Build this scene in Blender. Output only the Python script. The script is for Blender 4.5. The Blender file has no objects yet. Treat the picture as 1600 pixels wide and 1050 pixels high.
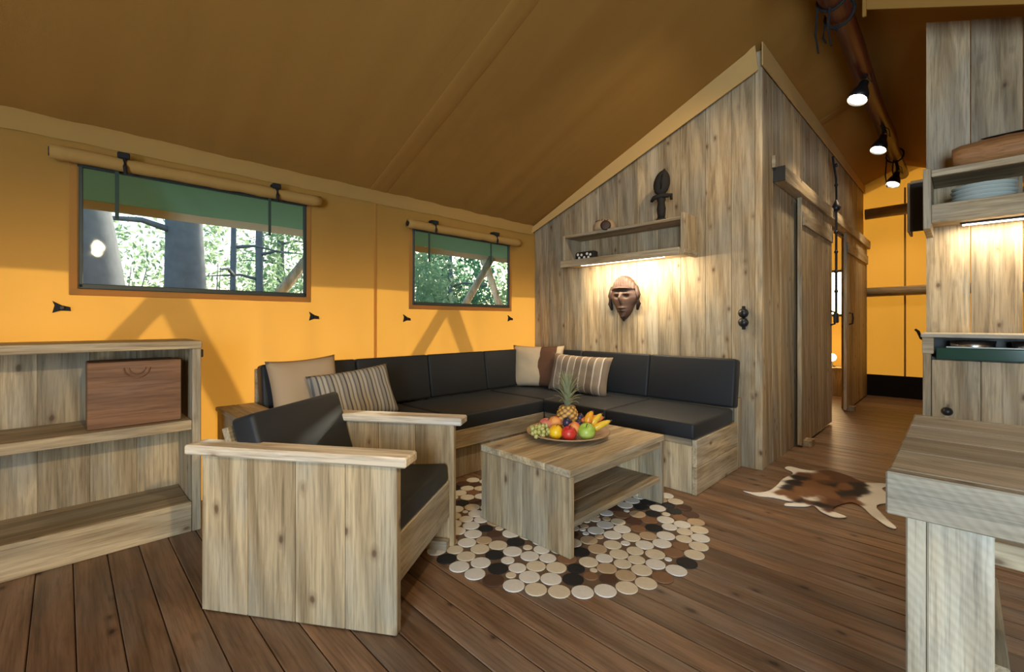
import bpy, bmesh, math, random
from mathutils import Vector, Matrix, noise as mnoise
from mathutils.geometry import delaunay_2d_cdt
random.seed(7)
scene = bpy.context.scene
COL = scene.collection
PI = math.pi
R = math.radians

# ------------------------------------------------------------------ camera
cam_d = bpy.data.cameras.new('camera')
cam_d.sensor_width = 36.0
cam_d.lens = 36.0 * 700.0 / 1600.0
cam_d.shift_y = -22.0 / 1600.0
cam_d.clip_start = 0.02
cam = bpy.data.objects.new('camera', cam_d)
COL.objects.link(cam)
cam.location = (0, 0, 1.05)
cam.rotation_euler = (R(90), 0, R(45))
scene.camera = cam

# ------------------------------------------------------------------ exposure, world, sun, daylight
vs = scene.view_settings
vs.view_transform = 'Standard'
vs.look = 'None'
vs.exposure = 0.2
vs.gamma = 1.0
vs.use_curve_mapping = False
try:
    scene.cycles.use_denoising = True
    scene.cycles.max_bounces = 10
    scene.cycles.diffuse_bounces = 6
    scene.cycles.transparent_max_bounces = 12
    scene.cycles.sample_clamp_indirect = 8.0
    scene.cycles.caustics_reflective = False
    scene.cycles.caustics_refractive = False
except Exception:
    pass

SUN_TO = Vector((-0.84, 1.20, 0.476)).normalized()       # towards the sun
world = bpy.data.worlds.new('world')
scene.world = world
world.use_nodes = True
wn = world.node_tree
wn.nodes.clear()
w_out = wn.nodes.new('ShaderNodeOutputWorld')
w_bg = wn.nodes.new('ShaderNodeBackground')
w_sky = wn.nodes.new('ShaderNodeTexSky')
w_sky.sky_type = 'NISHITA'
w_sky.sun_disc = False
w_sky.sun_elevation = math.asin(SUN_TO.z)
w_sky.sun_rotation = math.atan2(SUN_TO.x, SUN_TO.y)
w_sky.air_density = 1.0
w_sky.dust_density = 2.5
w_bg.inputs['Strength'].default_value = 0.34
wn.links.new(w_sky.outputs[0], w_bg.inputs[0])
wn.links.new(w_bg.outputs[0], w_out.inputs[0])


def add_light(name, kind, loc, energy, color, aim=None, **kw):
    d = bpy.data.lights.new(name, kind)
    d.energy = energy
    d.color = color
    for k, v in kw.items():
        setattr(d, k, v)
    o = bpy.data.objects.new(name, d)
    COL.objects.link(o)
    o.location = loc
    if aim is not None:
        o.rotation_euler = (Vector(aim) - Vector(loc)).to_track_quat('-Z', 'Y').to_euler()
    return o


sun = add_light('sun', 'SUN', (-8, 10, 8), 5.6, (1.0, 0.90, 0.74), angle=R(0.7))
sun.rotation_euler = (-SUN_TO).to_track_quat('-Z', 'Y').to_euler()
# daylight of the open tent front behind the camera, on the doorway's own plane
add_light('doorway_daylight', 'AREA', (1.45, -2.57, 1.10), 225.0, (0.66, 0.85, 1.0),
          aim=(1.30, 1.0, 1.0), shape='RECTANGLE', size=1.3, size_y=1.9)


# ------------------------------------------------------------------ node helpers
def new_mat(name):
    m = bpy.data.materials.new(name)
    m.use_nodes = True
    nt = m.node_tree
    nt.nodes.clear()
    out = nt.nodes.new('ShaderNodeOutputMaterial')
    return m, nt, out


def N(nt, t, **kw):
    n = nt.nodes.new(t)
    for k, v in kw.items():
        if k.startswith('i_'):
            n.inputs[k[2:].replace('_', ' ')].default_value = v
        else:
            setattr(n, k, v)
    return n


def L(nt, a, b):
    nt.links.new(a, b)


def ramp(nt, fac, stops):
    r = nt.nodes.new('ShaderNodeValToRGB')
    e = r.color_ramp.elements
    e[0].position, e[0].color = stops[0][0], (*stops[0][1], 1)
    e[1].position, e[1].color = stops[-1][0], (*stops[-1][1], 1)
    for p, c in stops[1:-1]:
        q = e.new(p)
        q.color = (*c, 1)
    nt.links.new(fac, r.inputs[0])
    return r.outputs[0]


def mixc(nt, fac, a, b, mode='MIX'):
    m = nt.nodes.new('ShaderNodeMix')
    m.data_type = 'RGBA'
    m.blend_type = mode
    for s, v in ((m.inputs[0], fac), (m.inputs[6], a), (m.inputs[7], b)):
        if hasattr(v, 'links'):
            nt.links.new(v, s)
        elif isinstance(v, (int, float)):
            s.default_value = v
        else:
            s.default_value = (*v, 1)
    return m.outputs[2]


def mth(nt, op, a, b=None, clamp=False):
    m = nt.nodes.new('ShaderNodeMath')
    m.operation = op
    m.use_clamp = clamp
    for i, v in enumerate((a, b)):
        if v is None:
            continue
        if hasattr(v, 'links'):
            nt.links.new(v, m.inputs[i])
        else:
            m.inputs[i].default_value = v
    return m.outputs[0]


def wood(name, axis, light, mid, grey, dark, rough=0.62, tone=0.48, saw=0.0):
    m, nt, out = new_mat(name)
    tc = N(nt, 'ShaderNodeTexCoord')
    oi = N(nt, 'ShaderNodeObjectInfo')
    off = N(nt, 'ShaderNodeVectorMath', operation='ADD')
    sc = N(nt, 'ShaderNodeVectorMath', operation='SCALE')
    L(nt, tc.outputs['Object'], off.inputs[0])
    comb = N(nt, 'ShaderNodeCombineXYZ')
    r37 = mth(nt, 'MULTIPLY', oi.outputs['Random'], 37.0)
    for i in range(3):
        L(nt, r37, comb.inputs[i])
    L(nt, comb.outputs[0], off.inputs[1])

    def mapped(al, ac):
        mp = N(nt, 'ShaderNodeMapping')
        s = [ac, ac, ac]
        s[axis] = al
        mp.inputs['Scale'].default_value = s
        L(nt, off.outputs[0], mp.inputs[0])
        return mp.outputs[0]
    n1 = N(nt, 'ShaderNodeTexNoise', i_Scale=1.0, i_Detail=5.0, i_Roughness=0.62, i_Distortion=0.7)
    L(nt, mapped(1.1, 13.0), n1.inputs['Vector'])
    n2 = N(nt, 'ShaderNodeTexNoise', i_Scale=1.0, i_Detail=3.0, i_Roughness=0.7)
    L(nt, mapped(4.0, 95.0), n2.inputs['Vector'])
    n3 = N(nt, 'ShaderNodeTexNoise', i_Scale=1.0, i_Detail=3.0)
    L(nt, mapped(2.2, 4.5), n3.inputs['Vector'])
    col = ramp(nt, n1.outputs[0], [(0.28, mid), (0.48, light), (0.62, mid), (0.78, light)])
    g = ramp(nt, n3.outputs[0], [(0.42, (0, 0, 0)), (0.66, (1, 1, 1))])
    col = mixc(nt, mth(nt, 'MULTIPLY', g, 0.75), col, grey)
    gr = ramp(nt, n2.outputs[0], [(0.30, (0.45, 0.45, 0.45)), (0.55, (1, 1, 1))])
    col = mixc(nt, 0.75, col, gr, 'MULTIPLY')
    # growth-ring figure
    wr_ = N(nt, 'ShaderNodeTexWave', i_Scale=1.0, i_Distortion=7.0, i_Detail=2.0)
    wr_.inputs['Detail Scale'].default_value = 0.6
    wr_.bands_direction = 'DIAGONAL'
    L(nt, mapped(0.55, 5.0), wr_.inputs['Vector'])
    fig = ramp(nt, wr_.outputs[0], [(0.15, (0.70, 0.66, 0.60)), (0.55, (1.08, 1.08, 1.08))])
    col = mixc(nt, 0.55, col, fig, 'MULTIPLY')
    # knots
    vo = N(nt, 'ShaderNodeTexVoronoi', i_Scale=1.0)
    nj = N(nt, 'ShaderNodeTexNoise', i_Scale=30.0, i_Detail=2.0)
    L(nt, off.outputs[0], nj.inputs['Vector'])
    mpk = mapped(5.0, 9.0)
    L(nt, mpk, vo.inputs['Vector'])
    dist = mth(nt, 'ADD', vo.outputs['Distance'], mth(nt, 'MULTIPLY', mth(nt, 'SUBTRACT', nj.outputs[0], 0.5), 0.10))
    kn = ramp(nt, dist, [(0.05, (0.9, 0.9, 0.9)), (0.10, (0.35, 0.35, 0.35)), (0.20, (0, 0, 0))])
    col = mixc(nt, kn, col, dark)
    # tone of each board
    tn = mth(nt, 'ADD', mth(nt, 'MULTIPLY', oi.outputs['Random'], tone), 1.0 - tone * 0.55)
    cb = N(nt, 'ShaderNodeCombineColor')
    for i in range(3):
        L(nt, tn, cb.inputs[i])
    col = mixc(nt, 1.0, col, cb.outputs[0], 'MULTIPLY')
    b = N(nt, 'ShaderNodeBsdfPrincipled', i_Roughness=rough)
    b.inputs['Specular IOR Level'].default_value = 0.35
    L(nt, col, b.inputs['Base Color'])
    hgt = mth(nt, 'ADD', mth(nt, 'MULTIPLY', n2.outputs[0], 0.6), n1.outputs[0])
    if saw:
        wv = N(nt, 'ShaderNodeTexWave', i_Scale=28.0, i_Distortion=1.5, i_Detail=1.0)
        wv.bands_direction = 'DIAGONAL'
        L(nt, off.outputs[0], wv.inputs['Vector'])
        hgt = mth(nt, 'ADD', hgt, mth(nt, 'MULTIPLY', wv.outputs[0], saw))
    bp = N(nt, 'ShaderNodeBump', i_Strength=0.35, i_Distance=0.004)
    L(nt, hgt, bp.inputs['Height'])
    L(nt, bp.outputs[0], b.inputs['Normal'])
    L(nt, b.outputs[0], out.inputs[0])
    return m


W_L, W_M, W_G, W_D = (0.52, 0.395, 0.235), (0.34, 0.245, 0.135), (0.36, 0.322, 0.245), (0.11, 0.06, 0.030)
WX, WY, WZ = [wood('weathered_timber_' + 'xyz'[i], i, W_L, W_M, W_G, W_D) for i in range(3)]
# paler, whiter boards of the dining table and armrests
PX, PY, PZ = [wood('pale_timber_' + 'xyz'[i], i, (0.52, 0.45, 0.335), (0.43, 0.35, 0.24), (0.44, 0.425, 0.37),
                   (0.20, 0.13, 0.08), saw=0.35) for i in range(3)]
ARMX = wood('whitened_timber', 0, (0.76, 0.65, 0.50), (0.66, 0.54, 0.39), (0.68, 0.63, 0.55), (0.30, 0.19, 0.11))
FLOORM = wood('floor_timber', 0, (0.27, 0.155, 0.088), (0.175, 0.098, 0.054), (0.24, 0.175, 0.13),
              (0.028, 0.012, 0.007), rough=0.42, tone=0.45)
LOGM = wood('reddish_log', 1, (0.17, 0.036, 0.016), (0.10, 0.020, 0.010), (0.11, 0.035, 0.02), (0.02, 0.006, 0.004), rough=0.4)
POLEM = wood('pale_sunlit_pole', 2, (0.85, 0.74, 0.56), (0.78, 0.66, 0.48), (0.78, 0.72, 0.62), (0.2, 0.12, 0.07))  # pale wood, lightened further to stand in for sunlight on the poles
POLEX = wood('grey_pole', 0, (0.50, 0.40, 0.26), (0.40, 0.31, 0.19), (0.42, 0.37, 0.28), (0.16, 0.10, 0.06))
BROWNBOX = wood('brown_veneer', 1, (0.26, 0.125, 0.06), (0.21, 0.098, 0.048), (0.22, 0.125, 0.075), (0.12, 0.05, 0.025), tone=0.1)
TROUGH = wood('orange_wood', 0, (0.42, 0.20, 0.075), (0.33, 0.145, 0.05), (0.38, 0.21, 0.10), (0.15, 0.06, 0.02))


def cloth(name, col, col2=None, rough=0.9, translucent=0.0, tcol=None, weave=900.0, bump=0.15, crease=0.0, mott=0.35, sheen=0.0):
    m, nt, out = new_mat(name)
    tc = N(nt, 'ShaderNodeTexCoord')
    n = N(nt, 'ShaderNodeTexNoise', i_Scale=weave, i_Detail=1.0)
    L(nt, tc.outputs['Object'], n.inputs['Vector'])
    n2 = N(nt, 'ShaderNodeTexNoise', i_Scale=3.0, i_Detail=4.0)
    L(nt, tc.outputs['Object'], n2.inputs['Vector'])
    c = mixc(nt, mth(nt, 'MULTIPLY', n2.outputs[0], mott), col, col2 or tuple(v * 0.8 for v in col))
    h = n.outputs[0]
    if crease:
        mp = N(nt, 'ShaderNodeMapping')
        mp.inputs['Scale'].default_value = (1.2, 14.0, 1.2)
        L(nt, tc.outputs['Object'], mp.inputs[0])
        n3 = N(nt, 'ShaderNodeTexNoise', i_Scale=1.0, i_Detail=3.0, i_Distortion=0.4)
        L(nt, mp.outputs[0], n3.inputs['Vector'])
        h = mth(nt, 'ADD', mth(nt, 'MULTIPLY', h, 0.2), mth(nt, 'MULTIPLY', n3.outputs[0], crease))
    bp = N(nt, 'ShaderNodeBump', i_Strength=bump, i_Distance=0.01 if crease else 0.001)
    L(nt, h, bp.inputs['Height'])
    b = N(nt, 'ShaderNodeBsdfPrincipled', i_Roughness=rough)
    b.inputs['Specular IOR Level'].default_value = 0.3 if sheen else 0.2
    if sheen:
        b.inputs['Sheen Weight'].default_value = sheen
    L(nt, c, b.inputs['Base Color'])
    L(nt, bp.outputs[0], b.inputs['Normal'])
    if translucent:
        t = N(nt, 'ShaderNodeBsdfTranslucent')
        t.inputs['Color'].default_value = (*(tcol or col), 1)
        mx = N(nt, 'ShaderNodeMixShader')
        mx.inputs[0].default_value = translucent
        L(nt, b.outputs[0], mx.inputs[1])
        L(nt, t.outputs[0], mx.inputs[2])
        L(nt, mx.outputs[0], out.inputs[0])
    else:
        L(nt, b.outputs[0], out.inputs[0])
    return m


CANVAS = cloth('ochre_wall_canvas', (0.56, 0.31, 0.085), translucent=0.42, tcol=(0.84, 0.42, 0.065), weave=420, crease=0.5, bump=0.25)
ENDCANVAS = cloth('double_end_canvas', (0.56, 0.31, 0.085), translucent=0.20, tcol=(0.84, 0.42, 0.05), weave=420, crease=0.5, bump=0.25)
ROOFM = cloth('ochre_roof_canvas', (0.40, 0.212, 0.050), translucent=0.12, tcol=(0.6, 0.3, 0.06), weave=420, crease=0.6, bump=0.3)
TRIMM = cloth('tan_trim_canvas', (0.62, 0.40, 0.15), weave=420, crease=0.4, bump=0.2)
ROLLM = cloth('tan_rolled_canvas', (0.43, 0.26, 0.08), weave=420, crease=0.5, bump=0.25)
FLYM = cloth('green_fly_canvas', (0.17, 0.36, 0.26), translucent=0.05, weave=300, bump=0.1)
VALM = cloth('cream_valance', (0.62, 0.50, 0.36), weave=300, bump=0.1)
CHAR = cloth('charcoal_upholstery', (0.015, 0.0165, 0.019), rough=0.55, weave=1500, bump=0.2, sheen=0.04)
BEIGE = cloth('beige_linen', (0.42, 0.31, 0.20), weave=700, bump=0.3)
CREAM = cloth('cream_linen', (0.60, 0.46, 0.30), weave=700, bump=0.3)


def plain(name, col, rough=0.5, metal=0.0, spec=0.5, var=0.25, bump=0.0, scale=20.0, emit=0.0, coat=0.0):
    m, nt, out = new_mat(name)
    tc = N(nt, 'ShaderNodeTexCoord')
    n = N(nt, 'ShaderNodeTexNoise', i_Scale=scale, i_Detail=3.0)
    L(nt, tc.outputs['Object'], n.inputs['Vector'])
    c = mixc(nt, mth(nt, 'MULTIPLY', n.outputs[0], var), col, tuple(v * 0.55 for v in col))
    b = N(nt, 'ShaderNodeBsdfPrincipled', i_Roughness=rough, i_Metallic=metal)
    b.inputs['Specular IOR Level'].default_value = spec
    if coat:
        b.inputs['Coat Weight'].default_value = coat
    L(nt, c, b.inputs['Base Color'])
    if emit:
        b.inputs['Emission Color'].default_value = (*col, 1)
        b.inputs['Emission Strength'].default_value = emit
    if bump:
        bp = N(nt, 'ShaderNodeBump', i_Strength=bump, i_Distance=0.004)
        L(nt, n.outputs[0], bp.inputs['Height'])
        L(nt, bp.outputs[0], b.inputs['Normal'])
    L(nt, b.outputs[0], out.inputs[0])
    return m


BLACK = plain('black_metal', (0.012, 0.012, 0.013), rough=0.45)
STRAPM = plain('black_strap', (0.010, 0.010, 0.012), rough=0.8)
GREENSTRAP = plain('dark_green_strap', (0.03, 0.06, 0.045), rough=0.7)
FRAMEM = plain('dark_frame_tape', (0.035, 0.05, 0.045), rough=0.5)
STEEL = plain('brushed_steel', (0.62, 0.63, 0.64), rough=0.25, metal=1.0)
GLASSBAND = plain('dark_green_glass', (0.02, 0.075, 0.05), rough=0.12, spec=0.6)
EBONY = plain('ebony_carving', (0.020, 0.017, 0.014), rough=0.75, spec=0.25, bump=0.4, scale=40)
MASKM = plain('carved_brown_wood', (0.080, 0.038, 0.022), rough=0.6, bump=0.6, scale=30, var=0.9)
MASKD = plain('dark_carved_wood', (0.045, 0.022, 0.014), rough=0.6, bump=0.5, scale=30)
CLAY = plain('pale_clay', (0.50, 0.35, 0.20), rough=0.7, var=0.5)
LEDM = plain('warm_lamp_glow', (1.0, 0.80, 0.52), emit=14.0)
SPOTGLOW = plain('spot_bulb_glow', (1.0, 0.88, 0.66), emit=22.0)
GLOBEM = plain('bedside_globe', (1.0, 0.66, 0.26), emit=16.0)
SUBFLOOR = plain('dark_underfloor', (0.02, 0.012, 0.008), rough=0.9)
GROUND = plain('forest_floor', (0.10, 0.085, 0.045), rough=0.95, scale=3.0, var=0.8)
BARK = plain('grey_bark', (0.27, 0.28, 0.30), rough=0.95, bump=1.0, scale=9.0, var=0.9)
PLATEM = plain('tan_ceramic_platter', (0.44, 0.27, 0.15), rough=0.35, var=0.3)
WHITECER = plain('pale_glass_plate', (0.55, 0.62, 0.58), rough=0.15)
PLASTER = plain('dark_skirt_cloth', (0.008, 0.008, 0.014), rough=0.9)

# clear plastic window sheet
PANE, nt, out = new_mat('clear_window_film')
tr = N(nt, 'ShaderNodeBsdfTransparent')
tr.inputs[0].default_value = (0.93, 0.98, 0.98, 1)
gl = N(nt, 'ShaderNodeBsdfGlossy', i_Roughness=0.03)
gl.inputs[0].default_value = (0.9, 0.95, 1.0, 1)
nz = N(nt, 'ShaderNodeTexNoise', i_Scale=3.0, i_Detail=2.0)
bp = N(nt, 'ShaderNodeBump', i_Strength=0.15, i_Distance=0.02)
L(nt, nz.outputs[0], bp.inputs['Height'])
L(nt, bp.outputs[0], gl.inputs['Normal'])
mx = N(nt, 'ShaderNodeMixShader')
mx.inputs[0].default_value = 0.004
L(nt, tr.outputs[0], mx.inputs[1])
L(nt, gl.outputs[0], mx.inputs[2])
L(nt, mx.outputs[0], out.inputs[0])


def leaf_mat(name, col, tcol):
    m, nt, out = new_mat(name)
    tc = N(nt, 'ShaderNodeTexCoord')
    n = N(nt, 'ShaderNodeTexNoise', i_Scale=1.6, i_Detail=3.0)
    L(nt, tc.outputs['Object'], n.inputs['Vector'])
    c = mixc(nt, n.outputs[0], col, tuple(v * 0.5 for v in col))
    b = N(nt, 'ShaderNodeBsdfDiffuse')
    L(nt, c, b.inputs[0])
    t = N(nt, 'ShaderNodeBsdfTranslucent')
    t.inputs[0].default_value = (*tcol, 1)
    mx = N(nt, 'ShaderNodeMixShader')
    mx.inputs[0].default_value = 0.5
    L(nt, b.outputs[0], mx.inputs[1])
    L(nt, t.outputs[0], mx.inputs[2])
    L(nt, mx.outputs[0], out.inputs[0])
    return m


LEAF1 = leaf_mat('fresh_leaf', (0.34, 0.50, 0.32), (0.50, 0.68, 0.42))
LEAF2 = leaf_mat('deep_leaf', (0.14, 0.30, 0.20), (0.24, 0.46, 0.30))


def stripe_mat(name, axis, freq, stops):
    m, nt, out = new_mat(name)
    tc = N(nt, 'ShaderNodeTexCoord')
    sp = N(nt, 'ShaderNodeSeparateXYZ')
    L(nt, tc.outputs['Object'], sp.inputs[0])
    nj = N(nt, 'ShaderNodeTexNoise', i_Scale=9.0, i_Detail=1.0)
    L(nt, tc.outputs['Object'], nj.inputs['Vector'])
    v = mth(nt, 'ADD', mth(nt, 'MULTIPLY', sp.outputs[axis], freq), 10.0)
    v = mth(nt, 'FRACT', mth(nt, 'ADD', v, mth(nt, 'MULTIPLY', nj.outputs[0], 0.06)))
    r = nt.nodes.new('ShaderNodeValToRGB')
    r.color_ramp.interpolation = 'CONSTANT'
    e = r.color_ramp.elements
    e[0].position, e[0].color = stops[0][0], (*stops[0][1], 1)
    e[1].position, e[1].color = stops[1][0], (*stops[1][1], 1)
    for p, c in stops[2:]:
        q = e.new(p)
        q.color = (*c, 1)
    L(nt, v, r.inputs[0])
    n = N(nt, 'ShaderNodeTexNoise', i_Scale=420.0, i_Detail=1.0)
    L(nt, tc.outputs['Object'], n.inputs['Vector'])
    c = mixc(nt, 0.25, r.outputs[0], n.outputs[0], 'MULTIPLY')
    b = N(nt, 'ShaderNodeBsdfPrincipled', i_Roughness=0.9)
    b.inputs['Specular IOR Level'].default_value = 0.2
    L(nt, c, b.inputs['Base Color'])
    bp = N(nt, 'ShaderNodeBump', i_Strength=0.25, i_Distance=0.002)
    L(nt, n.outputs[0], bp.inputs['Height'])
    L(nt, bp.outputs[0], b.inputs['Normal'])
    L(nt, b.outputs[0], out.inputs[0])
    return m


STRIPE_GREY = stripe_mat('grey_fine_stripe', 0, 13.0, [(0, (0.34, 0.31, 0.26)), (0.22, (0.10, 0.10, 0.11)), (0.34, (0.42, 0.38, 0.31)),
                                                      (0.55, (0.20, 0.18, 0.15)), (0.66, (0.46, 0.42, 0.36)), (0.86, (0.17, 0.17, 0.18))])
STRIPE_TAN = stripe_mat('taupe_white_stripe', 0, 7.6, [(0, (0.27, 0.20, 0.14)), (0.36, (0.68, 0.60, 0.48)), (0.46, (0.36, 0.28, 0.20)),
                                                      (0.86, (0.70, 0.62, 0.50)), (0.94, (0.22, 0.165, 0.115))])
BANDED = stripe_mat('cream_with_brown_band', 0, 1.0, [(0, (0.60, 0.47, 0.31)), (0.055, (0.13, 0.062, 0.035)), (0.21, (0.60, 0.47, 0.31))])


# ------------------------------------------------------------------ mesh helpers
def tag(o, label=None, cat=None, group=None, kind=None):
    if label:
        o['label'] = label
    if cat:
        o['category'] = cat
    if group:
        o['group'] = group
    if kind:
        o['kind'] = kind
    return o


def link(name, me, mat=None, parent=None, loc=(0, 0, 0), rot=(0, 0, 0), smooth=False):
    if mat is not None and len(me.materials) == 0:
        me.materials.append(mat)
    if smooth:
        for p in me.polygons:
            p.use_smooth = True
    o = bpy.data.objects.new(name, me)
    COL.objects.link(o)
    o.location = loc
    o.rotation_euler = rot
    if parent:
        o.parent = parent
    return o


def bm_mesh(name, bm):
    me = bpy.data.meshes.new(name)
    bm.to_mesh(me)
    bm.free()
    return me


_cache = {}


def box_mesh(sx, sy, sz, mat, bev=0.004, seg=1):
    key = (round(sx, 4), round(sy, 4), round(sz, 4), mat.name, bev, seg)
    if key in _cache:
        return _cache[key]
    bm = bmesh.new()
    bmesh.ops.create_cube(bm, size=1.0)
    bmesh.ops.scale(bm, vec=(sx, sy, sz), verts=bm.verts)
    if bev:
        bv = min(bev, 0.45 * min(sx, sy, sz))
        bmesh.ops.bevel(bm, geom=bm.edges[:], offset=bv, segments=seg, affect='EDGES', profile=0.5)
    me = bm_mesh('board', bm)
    me.materials.append(mat)
    if seg > 1:
        for p in me.polygons:
            p.use_smooth = True
    _cache[key] = me
    return me


def box(name, lo, hi, mat, parent=None, bev=0.004, seg=1, rot=(0, 0, 0)):
    s = [hi[i] - lo[i] for i in range(3)]
    c = [(hi[i] + lo[i]) / 2 for i in range(3)]
    return link(name, box_mesh(*s, mat, bev, seg), None, parent, c, rot)


def root(name, loc=(0, 0, 0), rz=0.0):
    o = bpy.data.objects.new(name, None)
    o.empty_display_size = 0.1
    COL.objects.link(o)
    o.location = loc
    o.rotation_euler = (0, 0, rz)
    return o


def tube_mesh(path, rad, seg=8, caps=True):
    """path: list of points, rad: number or list."""
    bm = bmesh.new()
    pts = [Vector(p) for p in path]
    rs = rad if isinstance(rad, (list, tuple)) else [rad] * len(pts)
    rings = []
    up = Vector((0, 0, 1))
    for i, p in enumerate(pts):
        t = (pts[min(i + 1, len(pts) - 1)] - pts[max(i - 1, 0)]).normalized()
        a = t.cross(up)
        if a.length < 0.05:
            a = t.cross(Vector((0, 1, 0)))
        a.normalize()
        b = t.cross(a)
        rings.append([bm.verts.new(p + (a * math.cos(2 * PI * k / seg) + b * math.sin(2 * PI * k / seg)) * rs[i]) for k in range(seg)])
    for q in range(len(rings) - 1):
        for k in range(seg):
            bm.faces.new((rings[q][k], rings[q][(k + 1) % seg], rings[q + 1][(k + 1) % seg], rings[q + 1][k]))
    if caps:
        bm.faces.new(rings[0])
        bm.faces.new(rings[-1][::-1])
    bmesh.ops.recalc_face_normals(bm, faces=bm.faces)
    return bm_mesh('tube', bm)


def lathe_mesh(prof, seg=24):
    """prof: list of (r, z)."""
    bm = bmesh.new()
    rings = []
    for r, z in prof:
        if r < 1e-5:
            rings.append([bm.verts.new((0, 0, z))])
        else:
            rings.append([bm.verts.new((r * math.cos(2 * PI * k / seg), r * math.sin(2 * PI * k / seg), z)) for k in range(seg)])
    for q in range(len(rings) - 1):
        A, B = rings[q], rings[q + 1]
        for k in range(seg):
            k2 = (k + 1) % seg
            if len(A) == 1 and len(B) == 1:
                continue
            if len(A) == 1:
                bm.faces.new((A[0], B[k], B[k2]))
            elif len(B) == 1:
                bm.faces.new((A[k], A[k2], B[0]))
            else:
                bm.faces.new((A[k], A[k2], B[k2], B[k]))
    bmesh.ops.recalc_face_normals(bm, faces=bm.faces)
    return bm_mesh('lathe', bm)


def prism(name, poly, y0, y1, mat, parent=None, plane='xz'):
    """extrude a polygon drawn in xz (along y), xy (along z) or yz (along x)"""
    bm = bmesh.new()

    def pt(a, b, c):
        return (a, c, b) if plane == 'xz' else ((a, b, c) if plane == 'xy' else (c, a, b))
    A = [bm.verts.new(pt(a, b, y0)) for a, b in poly]
    B = [bm.verts.new(pt(a, b, y1)) for a, b in poly]
    n = len(poly)
    bm.faces.new(A)
    bm.faces.new(B[::-1])
    for i in range(n):
        bm.faces.new((A[i], A[(i + 1) % n], B[(i + 1) % n], B[i]))
    bmesh.ops.recalc_face_normals(bm, faces=bm.faces)
    me = bm_mesh(name, bm)
    c = sum((v.co for v in me.vertices), Vector()) / len(me.vertices)
    me.transform(Matrix.Translation(-c))
    return link(name, me, mat, parent, c)


def axis_breaks(stops, step):
    out = []
    for a, b in zip(stops[:-1], stops[1:]):
        n = max(1, round((b - a) / step))
        out += [a + (b - a) * i / n for i in range(n)]
    return out + [stops[-1]]


def sheet(name, us, vs_, holes, fn, mat, parent=None):
    """a cloth sheet: grid over u,v mapped by fn, without the cells inside holes"""
    verts, faces, idx = [], [], {}

    def vid(i, j):
        if (i, j) not in idx:
            idx[(i, j)] = len(verts)
            verts.append(fn(us[i], vs_[j]))
        return idx[(i, j)]
    for i in range(len(us) - 1):
        for j in range(len(vs_) - 1):
            uc, vc = (us[i] + us[i + 1]) / 2, (vs_[j] + vs_[j + 1]) / 2
            if any(h[0] < uc < h[1] and h[2] < vc < h[3] for h in holes):
                continue
            faces.append((vid(i, j), vid(i + 1, j), vid(i + 1, j + 1), vid(i, j + 1)))
    me = bpy.data.meshes.new(name)
    me.from_pydata(verts, [], faces)
    return link(name, me, mat, parent, smooth=True)


# ------------------------------------------------------------------ room measures
XL, XR = -3.16, 2.15           # canvas side walls
Y0, Y1 = -2.60, 8.20           # tent front (behind the camera), tent end
RX, RZ, SL = -0.55, 3.22, 0.45
YW = 3.49                      # plank gable wall of the cabin
XP = -0.99                     # plank wall along the passage


def roof_z(x):
    return RZ - SL * abs(x - RX)


# ------------------------------------------------------------------ floor
floor = root('floor')
box('underfloor', (XL - 0.05, Y0 - 0.05, -0.10), (XR + 0.05, Y1 + 0.05, -0.026), SUBFLOOR, floor, 0)
tag(floor, 'brown stained timber board floor of the tent', kind='structure')
PWD = 0.1105
y = -0.083 - 23 * PWD
while y < Y1 - 0.02:
    ya, yb = y + 0.0012, min(y + PWD - 0.0012, Y1)
    box('plank', (XL, ya, -0.026), (XR, yb, 0.0), FLOORM, floor, 0.003)
    y += PWD

# ------------------------------------------------------------------ canvas walls
WIN = [(0.06, 1.16, 1.235, 1.84), (2.02, 3.11, 1.205, 1.80)]


def wrinkle(y, z):
    w = 0.006 * mnoise.noise((y * 5.0, z * 1.2, 3.1)) + 0.004 * mnoise.noise((y * 14.0, z * 2.0, 8.0))
    return w


wl = sheet('wall_left', axis_breaks([Y0, 0.06, 1.16, 2.02, 3.11, Y1], 0.05),
           axis_breaks([0.0, 1.205, 1.235, 1.80, 1.84, 2.05], 0.06), WIN,
           lambda y, z: (XL + wrinkle(y, z), y, z), CANVAS)
tag(wl, 'sunlit ochre canvas side wall with two window openings', kind='structure')
# seam strips and eave hem on the canvas wall
for yy in (1.68, 5.3, -0.28):
    sheet('seam', [yy - 0.012, yy, yy + 0.012], axis_breaks([0.0, 2.0], 0.1), [], lambda a, z, q=yy: (XL + 0.009 - 0.003 * abs(a - q) / 0.012, a, z), CANVAS, wl)
eh = sheet('eave_hem', axis_breaks([Y0, YW - 0.03], 0.04), [0, 0.25, 0.5, 0.75, 1.0], [],
           lambda y, t: (XL + 0.012 + 0.010 * math.sin(t * PI) + 0.008 * mnoise.noise((y * 9, t * 3, 0)), y,
                         1.955 + 0.115 * t + 0.006 * mnoise.noise((y * 6, t, 5.0))), ROLLM, wl)

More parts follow.
